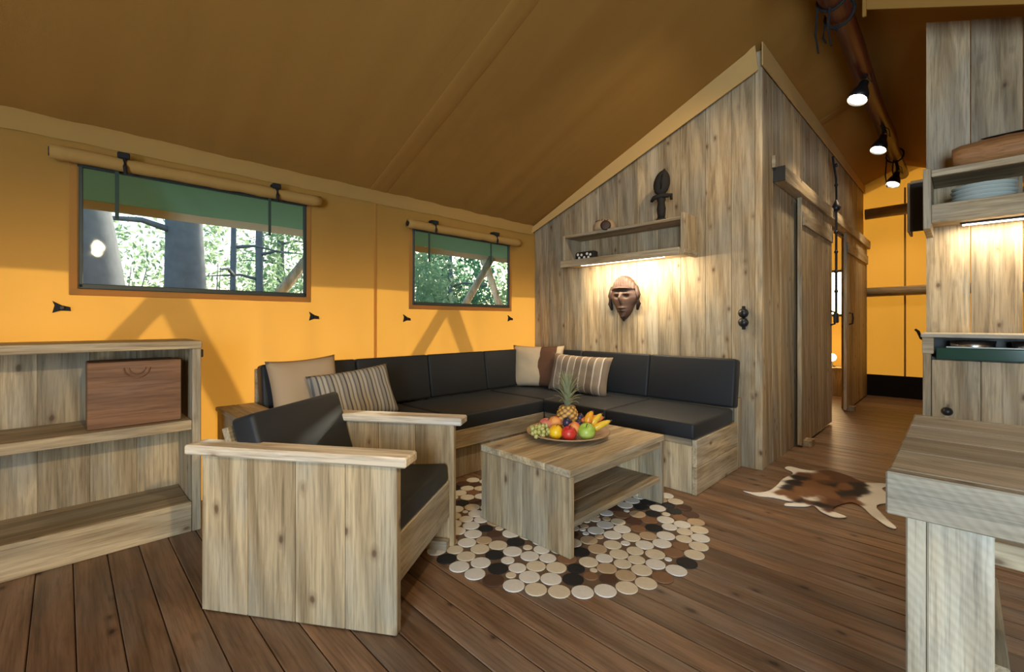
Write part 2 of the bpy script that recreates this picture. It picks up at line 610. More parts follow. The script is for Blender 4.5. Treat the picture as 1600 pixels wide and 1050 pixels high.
we = sheet('wall_end', axis_breaks([XL, -1.95, -1.22, XR], 0.07), axis_breaks([0.28, 1.15, 1.81, 3.30], 0.1),
           [(-1.95, -1.22, 1.15, 1.81)],
           lambda x, z: (x, Y1 + wrinkle(x, z), min(z, roof_z(x) + 0.01)), ENDCANVAS)
tag(we, 'glowing yellow canvas end wall at the end of the passage', kind='structure')
box('skirt', (XL, Y1 - 0.02, 0.0), (XR, Y1 + 0.02, 0.30), PLASTER, we, 0.003)
box('seam', (-0.545, Y1 - 0.022, 0.30), (-0.525, Y1 - 0.012, 2.9), ROLLM, we, 0.002)
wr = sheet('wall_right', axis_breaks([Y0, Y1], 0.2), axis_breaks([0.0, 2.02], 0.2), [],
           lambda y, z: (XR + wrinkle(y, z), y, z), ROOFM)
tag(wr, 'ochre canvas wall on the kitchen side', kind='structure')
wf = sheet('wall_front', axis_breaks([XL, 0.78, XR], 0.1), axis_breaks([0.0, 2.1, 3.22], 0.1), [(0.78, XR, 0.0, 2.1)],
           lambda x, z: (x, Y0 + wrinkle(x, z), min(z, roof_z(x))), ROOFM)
tag(wf, 'canvas front wall with the open entrance behind the viewer', kind='structure')

# ------------------------------------------------------------------ roof


def roof_pt(side):
    def f(y, t):
        x = RX + (XL - RX) * t if side < 0 else RX + (XR - RX) * t
        sag = 0.025 * math.sin(PI * t) * (0.5 + 0.5 * math.cos((y - 1.7) * 2 * PI / 1.9))
        cr = 0.008 * mnoise.noise((y * 8.0, t * 1.5, 1.0)) * (0.4 + t)
        return (x, y, roof_z(x) - sag + cr - 0.0)
    return f


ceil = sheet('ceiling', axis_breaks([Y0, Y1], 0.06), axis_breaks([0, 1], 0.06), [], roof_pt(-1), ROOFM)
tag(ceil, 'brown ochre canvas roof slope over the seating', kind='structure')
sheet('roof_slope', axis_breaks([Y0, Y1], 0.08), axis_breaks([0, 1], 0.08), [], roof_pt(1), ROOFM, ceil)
for yy in (1.70, 5.3, -0.3):
    sheet('roof_seam', [yy - 0.07, yy - 0.062, yy - 0.02, yy + 0.02, yy + 0.062, yy + 0.07], axis_breaks([0.02, 0.995], 0.04), [],
          lambda a, t, f=roof_pt(-1), q=yy: (f(a, t)[0], a, f(a, t)[2] - (0.004 if abs(a - q) < 0.065 else 0.001)
                                            - 0.003 * mnoise.noise((a * 30, t * 14, 2))), ROOFM, ceil)
# canvas hem along the plank gable and the valance on the kitchen side
def hem(x):
    return roof_z(x) - 0.02


tr1 = prism('gable_hem', [(XL + 0.01, hem(XL) - 0.055), (-2.2, hem(-2.2) - 0.125), (XP - 0.01, hem(XP) - 0.185), (XP - 0.03, hem(XP) + 0.0),
                          (XP - 0.09, hem(XP - 0.09)), (-2.2, hem(-2.2)), (XL + 0.01, hem(XL))], YW - 0.055, YW - 0.045, TRIMM, ceil)
prism('passage_hem', [(YW - 0.05, hem(XP) - 0.16), (Y1, hem(XP) - 0.10), (Y1, hem(XP) + 0.0), (YW - 0.05, hem(XP) + 0.0)],
      XP + 0.012, XP + 0.02, TRIMM, ceil, 'yz')
prism('kitchen_valance', [(-0.42, hem(-0.42) - 0.19), (XR, hem(XR) - 0.19), (XR, hem(XR)), (-0.42, hem(-0.42))],
      YW - 0.055, YW - 0.045, ROOFM, ceil)
box('valance_batten', (-0.42, YW - 0.068, 2.9), (-0.40, YW - 0.05, 3.06), ROOFM, ceil, 0.003)

# outer fly sheet over everything, with overhanging eaves
fly = root('fly_sheet', (0, 0, 0))
tag(fly, 'green outer fly sheet overhanging the canvas wall outside the windows', 'fly sheet')
for sgn, xe, zz in ((-1, -4.02, None), (1, 3.0, None)):
    sheet('fly_panel', axis_breaks([Y0 - 0.6, Y1 + 0.35], 0.3), axis_breaks([0, 1], 0.1), [],
          lambda y, t, xe=xe: (RX + (xe - RX) * t, y, RZ + 0.10 - (RZ + 0.10 - 1.845) * t + 0.01 * mnoise.noise((y * 2, t * 4, 0))), FLYM, fly)
sheet('valance', axis_breaks([Y0 - 0.6, Y1 + 0.35], 0.1), [1.785, 1.815, 1.848], [],
      lambda y, z: (-4.02 + 0.012 * math.sin(y * 7) * (1.85 - z) * 8, y, z), VALM, fly)

# ------------------------------------------------------------------ plank gable wall of the cabin
wb = root('wall_back')
tag(wb, 'weathered plank gable wall behind the corner sofa', kind='structure')
edges = [XL + 0.01, -2.955, -2.76, -2.555, -2.352, -2.160, -1.964, -1.775, -1.583, -1.383, -1.195, -1.035]
for a, b in zip(edges[:-1], edges[1:]):
    a2, b2 = a + 0.0015, b - 0.0015
    d = random.uniform(0, 0.004)
    prism('plank', [(a2, 0.0), (b2, 0.0), (b2, roof_z(b2) - 0.05), (a2, roof_z(a2) - 0.05)], YW - d, YW + 0.028, WZ, wb)
box('corner_post', (-1.034, YW - 0.006, 0.0), (XP + 0.004, YW + 0.045, roof_z(XP) - 0.05), WZ, wb, 0.003)

# plank wall along the passage, with the two doorways' sliding doors
wp = root('wall_passage')
tag(wp, 'weathered plank wall along the passage with sliding doors', kind='structure')
py = YW + 0.046
edges = [py, 3.74, 3.94, 4.14, 4.34]
for a, b in zip(edges[:-1], edges[1:]):
    box('plank', (XP - 0.03, a + 0.0015, 0.0), (XP + random.uniform(0, 0.003), b - 0.0015, roof_z(XP) - 0.06), WZ, wp, 0.002)
e2 = [4.34 + 0.193 * i for i in range(21)]
for a, b in zip(e2[:-1], e2[1:]):
    zlo = 2.06 if b < 8.10 else 0.0
    box('plank', (XP - 0.03, a + 0.0015, zlo), (XP + random.uniform(0, 0.003), b - 0.0015, roof_z(XP) - 0.06), WZ, wp, 0.002)
for i in range(5):                       # fixed boards behind the first door
    box('plank', (XP - 0.03, 4.342 + 0.2 * i, 0.0), (XP, 4.539 + 0.2 * i, 2.058), WZ, wp, 0.002)
for i in range(7):
    box('plank', (XP - 0.03, 6.68 + 0.2 * i, 0.0), (XP, 6.877 + 0.2 * i, 2.058), WZ, wp, 0.002)
box('rail_batten', (XP + 0.004, 3.70, 2.19), (XP + 0.03, 3.73, 2.28), WX, wp, 0.003)


def sliding_door(name, ya, yb, label, handle_y, guide_y):
    d = root(name, (XP + 0.04, (ya + yb) / 2, 0.0))
    tag(d, label, kind='structure')
    w = (yb - ya)
    n = round(w / 0.2)
    for i in range(n):
        box('plank', (-0.016, -w / 2 + i * w / n + 0.0015, 0.02), (0.016, -w / 2 + (i + 1) * w / n - 0.0015, 2.10), WZ, d, 0.002)
    box('cross_board', (0.017, -w / 2 + 0.02, 1.86), (0.032, w / 2 - 0.02, 1.98), WY, d, 0.002)
    hy = handle_y - (ya + yb) / 2
    h = link('handle', tube_mesh([(0.017, hy, 1.16), (0.05, hy, 1.15), (0.055, hy, 1.09), (0.05, hy, 1.03), (0.017, hy, 1.02)], 0.010, 6), BLACK, d)
    gy = guide_y - (ya + yb) / 2
    box('guide_block', (-0.03, gy - 0.07, 0.0), (0.075, gy + 0.05, 0.055), WY, d, 0.004)
    return d


sliding_door('door_1', 4.35, 5.60, 'grey plank sliding door nearest the seating', 5.53, 4.48)
sliding_door('door_2', 6.46, 8.06, 'grey plank sliding door farther along the passage', 6.60, 6.60)
rail = box('door_rail', (XP + 0.004, 3.74, 2.09), (XP + 0.085, 8.16, 2.20), WY, None, 0.004)
tag(rail, 'long wooden beam covering the sliding door track along the passage', 'rail')
box('end_cap', (0.04 - 0.081, -2.214, -0.055), (0.04, -2.204, 0.055), BLACK, rail, 0.002)

# bedroom partition inside the cabin (seen through the gap) and back of the gable wall
tr9 = root('trim_1')
tag(tr9, 'horizontal round poles across the canvas end wall', kind='structure')
for z, r_ in ((1.47, 0.065), (2.585, 0.075)):
    link('pole', tube_mesh([(XP + 0.03, Y1 - 0.09, z), (-0.3, Y1 - 0.09, z + 0.01), (0.6, Y1 - 0.09, z), (XR - 0.1, Y1 - 0.09, z)], r_, 12), POLEX, tr9, smooth=True)

# ------------------------------------------------------------------ windows


def window(name, y0, y1, z0, z1, label, x=XL):
    w = root(name, (x, (y0 + y1) / 2, z0))
    tag(w, label, kind='structure')
    hw, h = (y1 - y0) / 2, z1 - z0
    pane = link('pane', box_mesh(0.003, 2 * hw, h, PANE, 0), None, w, (-0.004, 0, h / 2))
    for s in (-1, 1):
        box('frame_bar', (-0.012, s * hw - 0.008, -0.01), (0.010, s * hw + 0.009, h + 0.01), FRAMEM, w, 0.003)
    box('frame_bar', (-0.012, -hw - 0.009, -0.016), (0.010, hw + 0.009, 0.010), FRAMEM, w, 0.003)
    box('frame_bar', (-0.012, -hw - 0.012, h - 0.004), (0.016, hw + 0.012, h + 0.014), FRAMEM, w, 0.003)
    # canvas hem around the opening
    for s in (-1, 1):
        box('canvas_border', (-0.004, s * (hw + 0.026) - 0.016, -0.048), (0.005, s * (hw + 0.026) + 0.016, h + 0.03), CANVAS, w, 0.003)
    box('canvas_border', (-0.004, -hw - 0.042, -0.050), (0.006, hw + 0.042, -0.018), CANVAS, w, 0.003)
    return w


window('window_1', *WIN[0], 'wide clear window showing grey tree trunks, above the bookcase')
window('window_2', *WIN[1], 'clear window showing green foliage, above the sofa')


def rolled_blind(y0, y1, z, label, straps, ends):
    b = root('rolled_blind', (XL + 0.062, (y0 + y1) / 2, z))
    tag(b, label, 'blind', 'rolled window blinds')
    hw = (y1 - y0) / 2
    pts, rad = [], []
    for i in range(25):
        t = -hw + 2 * hw * i / 24
        pts.append((0.004 * mnoise.noise((t * 6, z, 0)), t, 0.006 * mnoise.noise((t * 5, 3, z))))
        rad.append(0.036 + 0.006 * mnoise.noise((t * 9, 7, z)))
    link('canvas_roll', tube_mesh(pts, rad, 12), ROLLM, b, smooth=True)
    for s in (-1, 1):        # the dark spiral end of the roll
        link('roll_end', tube_mesh([(0, s * hw, 0), (0, s * (hw + 0.004), 0)], 0.022, 10), BLACK, b)
    for sy, zl in straps:
        q = sy - (y0 + y1) / 2
        st = link('strap', tube_mesh([(-0.045, q, 0.055), (0.0, q, 0.052), (0.038, q + 0.004, 0.030), (0.044, q + 0.006, -0.02), (0.030, q + 0.01, -0.055)],
                                     [0.012, 0.014, 0.012, 0.010, 0.008], 6), STRAPM, b)
        box('buckle', (0.030, q - 0.024, 0.022), (0.052, q + 0.026, 0.052), STRAPM, st, 0.004)
        box('hanging_strap', (-0.022, q - 0.029, zl - z), (-0.017, q - 0.013, -0.02), GREENSTRAP, b, 0.001)
    return b


rolled_blind(-0.05, 1.24, 1.872, 'long rolled up tan canvas blind above the trunk view window', [(0.217, 1.59), (0.95, 1.60)], 0)
rolled_blind(1.93, 3.20, 1.832, 'rolled up tan canvas blind above the foliage view window', [(2.166, 1.55), (2.86, 1.58)], 0)
TOG = [(-0.011, 1.12, 'left below the trunk view window'), (1.216, 1.085, 'right below the trunk view window'),
       (1.948, 1.076, 'left below the foliage view window'), (3.12, 1.082, 'right below the foliage view window')]
for yy, zz, w in TOG:
    t = root('canvas_toggle', (XL + 0.008, yy, zz))
    tag(t, 'small black leather toggle on the canvas ' + w, 'toggle', 'black canvas toggles')
    prism('tab', [(-0.030, 0.034), (-0.022, 0.012), (-0.030, -0.026), (0.0, -0.014), (0.036, -0.016), (0.034, 0.004), (0.004, 0.012)], 0.0, 0.010, STRAPM, t, 'yz')
    link('knob', tube_mesh([(0.0, 0.004, 0.0), (0.022, 0.004, 0.0)], [0.011, 0.008], 8), BLACK, t)

# bedroom window on the end wall, bedside shelf and lamp
window_b = root('window_3', (-1.585, Y1, 1.15))
tag(window_b, 'narrow bright bedroom window seen through the door gap', kind='structure')
link('pane', box_mesh(0.73, 0.003, 0.66, PANE, 0), None, window_b, (0, 0.004, 0.33))
for s in (-1, 1):
    box('frame_bar', (s * 0.365 - 0.016, -0.016, -0.01), (s * 0.365 + 0.016, 0.012, 0.67), FRAMEM, window_b, 0.003)
for zz in (0.0, 0.66):
    box('frame_bar', (-0.38, -0.016, zz - 0.016), (0.38, 0.012, zz + 0.016), FRAMEM, window_b, 0.003)
bs = root('bedside_box', (-1.42, 7.88, 0))
tag(bs, 'low wooden bedside box in the room behind the sliding doors', 'box')
for i in range(3):
    box('board', (-0.24 + 0.16 * i + 0.001, -0.17, 0.0), (-0.24 + 0.16 * (i + 1) - 0.001, 0.17, 0.38), WZ, bs, 0.003)
box('top', (-0.25, -0.18, 0.381), (0.25, 0.18, 0.405), WX, bs, 0.003)
lp = root('bedside_lamp', (-1.305, 7.82, 0.406))
tag(lp, 'small glowing table lamp seen through the door gap', 'lamp')
link('base', lathe_mesh([(0, 0), (0.045, 0), (0.045, 0.01), (0.015, 0.02), (0.012, 0.08), (0, 0.08)], 14), BLACK, lp, smooth=True)
link('globe', lathe_mesh([(0, 0.08)] + [(0.055 * math.sin(a), 0.135 - 0.055 * math.cos(a)) for a in [PI * k / 10 for k in range(1, 10)]] + [(0, 0.19)], 16), GLOBEM, lp, smooth=True)
add_light('bedside_bulb', 'POINT', (-1.305, 7.70, 0.60), 6.0, (1.0, 0.66, 0.30), shadow_soft_size=0.06)

# ------------------------------------------------------------------ log with clip spotlights
log = root('ridge_log', (RX, 0, 3.04))
tag(log, 'reddish stripped ridge log under the roof carrying spotlights', 'log')
lp_, lr_ = [], []
for i in range(41):
    yy = Y0 + 0.1 + (Y1 - 0.2 - Y0 - 0.1) * i / 40
    lp_.append((0.018 * mnoise.noise((yy * 0.9, 0, 0)), yy, 0.015 * mnoise.noise((yy * 0.8, 5, 0))))
    lr_.append(0.066 + 0.012 * mnoise.noise((yy * 1.7, 9, 0)))
link('trunk', tube_mesh(lp_, lr_, 14), LOGM, log, smooth=True)
for yy, l1, l2 in ((3.30, 0.26, 0.24), (3.52, 0.10, 0.05), (7.0, 0.30, 0.22)):
    st = link('strap', tube_mesh([(0.082 * math.cos(a), yy + 0.03 * math.sin(a * 0.5), 0.082 * math.sin(a)) for a in [2 * PI * k / 16 for k in range(17)]], 0.009, 6), STRAPM, log)
    for q, ln in ((-0.075, l1), (-0.01, l2)):
        link('strap_tail', tube_mesh([(q, yy, -0.05), (q - 0.012, yy + 0.01, -0.07 - ln * 0.5), (q + 0.006, yy - 0.004, -0.07 - ln)], [0.008, 0.007, 0.006], 6), STRAPM, st)

SPOTS = [(4.43, 2.80, 'nearest clip spotlight on the ridge log'), (5.71, 2.75, 'middle clip spotlight on the ridge log'),
         (7.05, 2.70, 'farthest clip spotlight on the ridge log'),
         (2.45, 2.86, 'clip spotlight added out of view on the ridge log, aimed at the sofa wall'), (1.0, 2.86, 'clip spotlight added out of view on the ridge log, aimed at the armchair')]  # last two are added, unseen, to put warm light on the seating
for i, (yy, zz, lab) in enumerate(SPOTS):
    s = root('clip_spotlight', (-0.575, yy, zz))
    tag(s, 'black ' + lab, 'spotlight', 'clip spotlights on the ridge log')
    tilt = Matrix.Rotation(R(14), 4, 'Y') @ Matrix.Rotation(R(-22), 4, 'X')
    me = lathe_mesh([(0.066, 0.0), (0.070, 0.0), (0.066, 0.05), (0.052, 0.09), (0.034, 0.13), (0.03, 0.17), (0.0, 0.175), (0.0, 0.15),
                     (0.028, 0.12), (0.046, 0.08), (0.062, 0.012), (0.066, 0.0)], 20)
    me.transform(tilt)
    link('shade', me, BLACK, s, smooth=True)
    me = lathe_mesh([(0.0, 0.012), (0.060, 0.014), (0.058, 0.018), (0.0, 0.03)], 20)
    me.transform(tilt)
    link('bulb', me, SPOTGLOW, s, smooth=True)
    link('clamp', tube_mesh([(0.05, 0, 0.16), (0.045, 0, 0.2), (0.03, 0, 3.0 - zz)], [0.022, 0.016, 0.018], 8), BLACK, s)
    link('cable', tube_mesh([(0.06, 0.02, 0.17), (0.09, 0.03, 0.12), (0.08, 0.04, 0.2), (0.04, 0.05, 0.24)], 0.004, 5), BLACK, s)
    aim_ = {3: (-2.2, 3.4, 1.0), 4: (-1.72, 1.6, 0.35)}.get(i, (-0.95, yy - 0.25 + 0.35 * i, 0.0) if i < 2 else (-0.6, 8.2, 0.9))
    add_light('spot_beam', 'SPOT', (-0.585, yy, zz - 0.012), 38.0 if i < 3 else (62.0 if i == 3 else 44.0), (1.0, 0.80, 0.52) if i < 3 else (1.0, 0.76, 0.46), aim=aim_,
              spot_size=R((80, 80, 80, 100, 66)[i]), spot_blend=0.7, shadow_soft_size=0.05)

# black pull cord hanging on the passage wall
pc = root('pull_cord', (XP + 0.10, 5.55, 2.2))
tag(pc, 'black hanging cord with knob in front of the passage wall', 'cord')
link('cord', tube_mesh([(-0.03, 0, 0.54), (0.0, 0.0, 0.3), (0, 0, 0.02), (0, 0, -0.5), (0, 0, -1.06)], 0.011, 6), BLACK, pc)
link('knob', lathe_mesh([(0, -0.03), (0.03, -0.02), (0.042, 0.01), (0.03, 0.04), (0.012, 0.08), (0, 0.1)], 12), BLACK, pc, smooth=True)
for k in range(7):
    zz = 0.44 - 0.2 * k if k < 3 else 0.36 - 0.2 * k
    link('bead', lathe_mesh([(0, -0.018), (0.016, -0.01), (0.018, 0.005), (0.01, 0.018), (0, 0.02)], 8), BLACK, pc, (0, 0, zz), smooth=True)
box('weight', (-0.02, -0.03, -1.16), (0.02, 0.03, -1.06), BLACK, pc, 0.008)

# ------------------------------------------------------------------ wall shelf on the gable wall
sh = root('wall_shelf', (-2.02, 3.37, 1.565))
tag(sh, 'long open wooden box shelf on the plank wall above the sofa', 'shelf')
box('bottom_board', (-0.58, -0.12, 0.0), (0.58, 0.119, 0.032), WX, sh, 0.003)
box('top_board', (-0.545, -0.118, 0.250), (0.545, 0.119, 0.275), WX, sh, 0.003)
box('side_board', (-0.572, -0.118, 0.033), (-0.546, 0.119, 0.275), WZ, sh, 0.003)
box('side_board', (0.546, -0.124, -0.012), (0.576, 0.119, 0.30), WZ, sh, 0.003)
box('front_lip', (-0.58, -0.141, -0.016), (0.545, -0.122, 0.044), WX, sh, 0.003)
ls = root('strip_light', (-2.0, 3.268, 1.558))
tag(ls, 'warm light strip under the wall shelf', 'lamp')
box('housing', (-0.40, -0.015, -0.004), (0.40, 0.015, 0.006), BLACK, ls, 0.002)
box('diffuser', (-0.39, -0.012, -0.008), (0.39, 0.012, -0.0045), LEDM, ls, 0.001)
add_light('shelf_strip_beam', 'AREA', (-1.95, 3.285, 1.545), 13.0, (1.0, 0.84, 0.60), aim=(-1.95, 3.46, 1.25), shape='RECTANGLE', size=0.78, size_y=0.03)

# things on the shelf
st = root('carved_figure', (-1.665, 3.33, 1.841), R(22))
tag(st, 'black carved figure with oval head standing on the wall shelf', 'figurine')
link('base', lathe_mesh([(0, 0), (0.04, 0), (0.042, 0.016), (0.034, 0.024), (0, 0.024)], 14), EBONY, st, smooth=True)
link('body', lathe_mesh([(0, 0.02), (0.026, 0.02), (0.030, 0.06), (0.034, 0.10), (0.026, 0.15), (0.034, 0.17), (0.026, 0.19), (0.018, 0.215), (0, 0.23)], 14), EBONY, st, smooth=True)
link('arms', tube_mesh([(-0.075, 0, 0.165), (-0.055, -0.02, 0.185), (0, -0.02, 0.20), (0.05, -0.02, 0.195), (0.072, 0, 0.205), (0.075, 0, 0.165)], [0.012, 0.018, 0.021, 0.018, 0.015, 0.01], 8), EBONY, st, smooth=True)
me = lathe_mesh([(0, -0.1)] + [(0.062 * math.sin(PI * k / 12) * (1.12 - 0.25 * k / 12), -0.1 * math.cos(PI * k / 12)) for k in range(1, 12)] + [(0, 0.115)], 16)
me.transform(Matrix.Translation((0.004, 0, 0.305)) @ Matrix.Rotation(R(10), 4, 'Y') @ Matrix.Diagonal((1, 0.55, 1, 1)))
link('head', me, EBONY, st, smooth=True)
link('nose_ridge', tube_mesh([(0.012, -0.034, 0.36), (0.006, -0.044, 0.30), (0.0, -0.036, 0.25)], [0.006, 0.009, 0.006], 6), EBONY, st, smooth=True)

bo = root('clay_shell', (-2.19, 3.33, 1.841), R(33))
tag(bo, 'rounded pale clay shell bowl lying on the wall shelf', 'ornament')
link('dome', lathe_mesh([(0, 0.0), (0.088, 0.0), (0.1, 0.02), (0.095, 0.055), (0.07, 0.085), (0.035, 0.10), (0, 0.104)], 20), CLAY, bo, smooth=True)
link('opening', lathe_mesh([(0, 0), (0.04, 0.0), (0.045, 0.008), (0.03, 0.014), (0, 0.016)], 14), MASKD, bo, (0.01, -0.094, 0.028), (R(80), 0, 0), smooth=True)
for k in range(6):
    a = -PI * 0.9 + k * 0.32
    link('knob', lathe_mesh([(0, 0), (0.009, 0.002), (0, 0.008)], 8), MASKD, bo, (0.075 * math.cos(a), 0.075 * math.sin(a), 0.078))

dm = root('spotted_box', (-2.38, 3.33, 1.598))
tag(dm, 'small black box with white spots inside the wall shelf', 'ornament')
box('body', (-0.105, -0.035, 0.0), (0.105, 0.035, 0.085), EBONY, dm, 0.018, 2)
WHITEP = plain('white_paint', (0.75, 0.72, 0.66), rough=0.5)
for i, (px, pz) in enumerate(((-0.07, 0.06), (-0.03, 0.055), (-0.055, 0.03), (0.03, 0.06), (0.065, 0.05), (0.045, 0.028), (0.0, 0.03))):
    link('spot', lathe_mesh([(0, 0), (0.013, 0.0), (0.011, 0.004), (0, 0.005)], 10), WHITEP, dm, (px, -0.034, pz), (R(90), 0, 0))

# carved mask
mk = root('carved_mask', (-2.078, YW - 0.006, 1.26))
tag(mk, 'brown carved wooden face mask hanging below the wall shelf', 'mask')


def half_w(v):          # outline, v from -1 (chin) to 1 (crown)
    if v > 0.0:
        return 0.135 * math.sqrt(max(0, 1 - (v * 0.98) ** 2.2))
    return 0.135 * max(0.0, (1 - abs(v) ** 1.7)) ** 0.75 * (0.80 if v < -0.35 else 1 - 0.2 * (abs(v) / 0.35))


def mask_h(u, v):
    h = 0.075 * math.sqrt(max(0, 1 - u * u)) * (1 - 0.25 * abs(v))
    x = u * half_w(v)
    h += 0.042 * math.exp(-(x / 0.014) ** 2) * math.exp(-((v + 0.02) / 0.22) ** 2)          # nose
    for s in (-1, 1):
        h -= 0.022 * math.exp(-((x - s * 0.045) / 0.022) ** 2 - ((v - 0.05) / 0.07) ** 2)    # eye hollow
        h += 0.013 * math.exp(-((x - s * 0.045) / 0.032) ** 2 - ((v - 0.19) / 0.05) ** 2)    # brow
        h += 0.010 * math.exp(-((x - s * 0.045) / 0.014) ** 2 - ((v - 0.04) / 0.025) ** 2)   # lid
    h += 0.020 * math.exp(-(x / 0.03) ** 2 - ((v + 0.47) / 0.05) ** 2)
    h -= 0.016 * math.exp(-(x / 0.03) ** 2 - ((v + 0.52) / 0.02) ** 2)
    h += 0.014 * math.exp(-(x / 0.028) ** 2 - ((v + 0.58) / 0.04) ** 2)
    if v > 0.36:
        h += 0.012 + 0.005 * math.sin(x * 260)
    return max(h, 0.0)


us = [-1 + i / 16 for i in range(33)]
vs2 = [-1 + i / 26 for i in range(53)]
sheet_o = sheet('face', us, vs2, [], lambda u, v: (u * half_w(v), -mask_h(u, v), v * 0.19), MASKM, mk)
for s in (-1, 1):
    link('hair_lock', tube_mesh([(s * 0.115, -0.02, 0.10), (s * 0.138, -0.02, 0.02), (s * 0.140, -0.018, -0.05), (s * 0.125, -0.014, -0.105)], [0.018, 0.022, 0.020, 0.010], 8), MASKD, mk, smooth=True)
link('headband', tube_mesh([(-0.112, -0.03, 0.075), (-0.06, -0.078, 0.082), (0, -0.09, 0.085), (0.06, -0.078, 0.082), (0.112, -0.03, 0.075)], 0.010, 6), MASKD, mk, smooth=True)
link('chin_beard', tube_mesh([(0, -0.035, -0.13), (0.002, -0.04, -0.165), (0, -0.02, -0.20)], [0.032, 0.026, 0.008], 8), MASKD, mk, smooth=True)

# iron light switch
sw = root('light_switch', (-1.108, YW - 0.004, 1.08))
tag(sw, 'black iron double light switch near the corner post', 'switch')
box('backplate', (-0.012, -0.012, -0.085), (0.012, 0.0, 0.085), BLACK, sw, 0.004)
for z in (-0.034, 0.034):
    k = link('dial', lathe_mesh([(0, 0), (0.034, 0), (0.034, 0.012), (0.026, 0.02), (0.022, 0.028), (0, 0.03)], 18), BLACK, sw, (0, -0.006, z), (R(90), 0, 0), smooth=True)
    box('toggle', (-0.004, -0.013, 0.028), (0.004, 0.013, 0.05), BLACK, k, 0.002)

# ------------------------------------------------------------------ bookcase
bk = root('bookcase', (-2.93, -0.45, 0))
tag(bk, 'low weathered wooden bookcase against the canvas wall under the window', 'bookcase')
FX = 0.21                                     # front edge, local x (world -2.72)
for i in range(10):
    a = -0.92 + 0.183 * i
    box('back_board', (-0.205, a + 0.0001, 0.0), (-0.18, a + 0.1829, 0.915), WZ, bk, 0.003)
box('side_panel', (-0.179, 0.905, 0.0), (FX, 0.942, 0.915), WZ, bk, 0.003)
box('side_panel', (-0.179, -0.942, 0.0), (FX, -0.905, 0.915), WZ, bk, 0.003)
box('top_board', (-0.21, -0.945, 0.916), (-0.002, 0.945, 0.955), WY, bk, 0.003)
box('top_board', (0.0, -0.945, 0.916), (FX + 0.004, 0.945, 0.955), WY, bk, 0.003)
box('shelf_board', (-0.179, -0.904, 0.515), (0.01, 0.904, 0.555), WY, bk, 0.003)
box('shelf_board', (0.012, -0.904, 0.510), (FX - 0.002, 0.904, 0.558), WY, bk, 0.003)
box('bottom_board', (-0.179, -0.904, 0.105), (FX - 0.034, 0.904, 0.140), WY, bk, 0.003)
box('plinth_board', (FX - 0.033, -0.904, 0.0), (FX - 0.002, 0.904, 0.148), WY, bk, 0.004)
hk = box('iron_hook', (0.14, 0.9425, 0.87), (0.19, 0.955, 0.91), BLACK, bk, 0.003)

cb = root('storage_box', (-2.90, 0.245, 0.559))
tag(cb, 'brown wooden storage box with carved ring handle on the bookcase shelf', 'box')
box('body', (-0.15, -0.17, 0.0), (0.12, 0.17, 0.30), BROWNBOX, cb, 0.004)
box('front', (0.1205, -0.172, 0.002), (0.132, 0.172, 0.305), BROWNBOX, cb, 0.003)
for r_ in (0.048, 0.030):
    link('ring_handle', tube_mesh([(0.134, r_ * math.cos(a), 0.275 + r_ * math.sin(a)) for a in [PI + PI * k / 12 for k in range(13)]], 0.004, 5), BROWNBOX, cb)

# ------------------------------------------------------------------ corner sofa
so = root('corner_sofa', (-2.33, 2.70, 0))
tag(so, 'L-shaped corner sofa with timber base and charcoal cushions', 'sofa')
OX, OY = 2.33, -2.70


def sb(name, lo, hi, mat, bev=0.004, seg=1, parent=None):
    return box(name, (lo[0] + OX, lo[1] + OY, lo[2]), (hi[0] + OX, hi[1] + OY, hi[2]), mat, parent or so, bev, seg)


# right run base
for i in range(4):
    a = -2.33 + i * 0.2945
    sb('front_board', (a + 0.001, 2.70, 0.0), (a + 0.2935, 2.728, 0.295), WZ)
sb('front_rail', (-2.33, 2.695, 0.296), (-1.155, 2.74, 0.335), WX)
for z0_, z1_ in ((0.0, 0.165), (0.167, 0.334)):
    sb('end_board', (-1.152, 2.695, z0_), (-1.122, 3.40, z1_), WY)
sb('end_post', (-1.152, 3.402, 0.0), (-1.122, YW - 0.006, 0.50), WZ)
sb('base_deck', (-2.30, 2.742, 0.29), (-1.154, 3.40, 0.33), WX)
sb('back_rail', (-3.10, 3.445, 0.0), (-1.155, YW - 0.007, 0.74), WX)
# left run base
sb('front_rail', (-2.375, 0.86, 0.215), (-2.335, 2.694, 0.335), WY)
for i in range(6):
    a = 0.88 + i * 0.3
    sb('front_board', (-2.42, a, 0.0), (-2.392, a + 0.298, 0.214), WZ)
sb('base_deck', (-3.10, 0.86, 0.29), (-2.38, 3.44, 0.33), WY)
sb('back_rail', (-3.135, 0.845, 0.0), (-3.105, 3.44, 0.755), WY)
for i in range(4):
    a = -3.10 + i * 0.185
    sb('arm_board', (a, 0.64, 0.0), (a + 0.183, 0.672, 0.525), WZ)
for i in range(2):
    sb('arm_top', (-3.10, 0.63 + i * 0.106, 0.526), (-2.35, 0.734 + i * 0.106, 0.55), WX)
sb('arm_board', (-3.10, 0.812, 0.0), (-2.36, 0.840, 0.525), WX)
# seat cushions
for a, b in ((0.865, 1.79), (1.795, 2.70)):
    sb('seat_cushion', (-3.00, a, 0.331), (-2.335, b, 0.435), CHAR, 0.018, 3)
sb('seat_cushion', (-3.00, 2.705, 0.331), (-2.335, 3.36, 0.437), CHAR, 0.018, 3)
for a, b in ((-2.33, -1.755), (-1.75, -1.128)):
    sb('seat_cushion', (a, 2.675, 0.336), (b, 3.33, 0.437), CHAR, 0.018, 3)
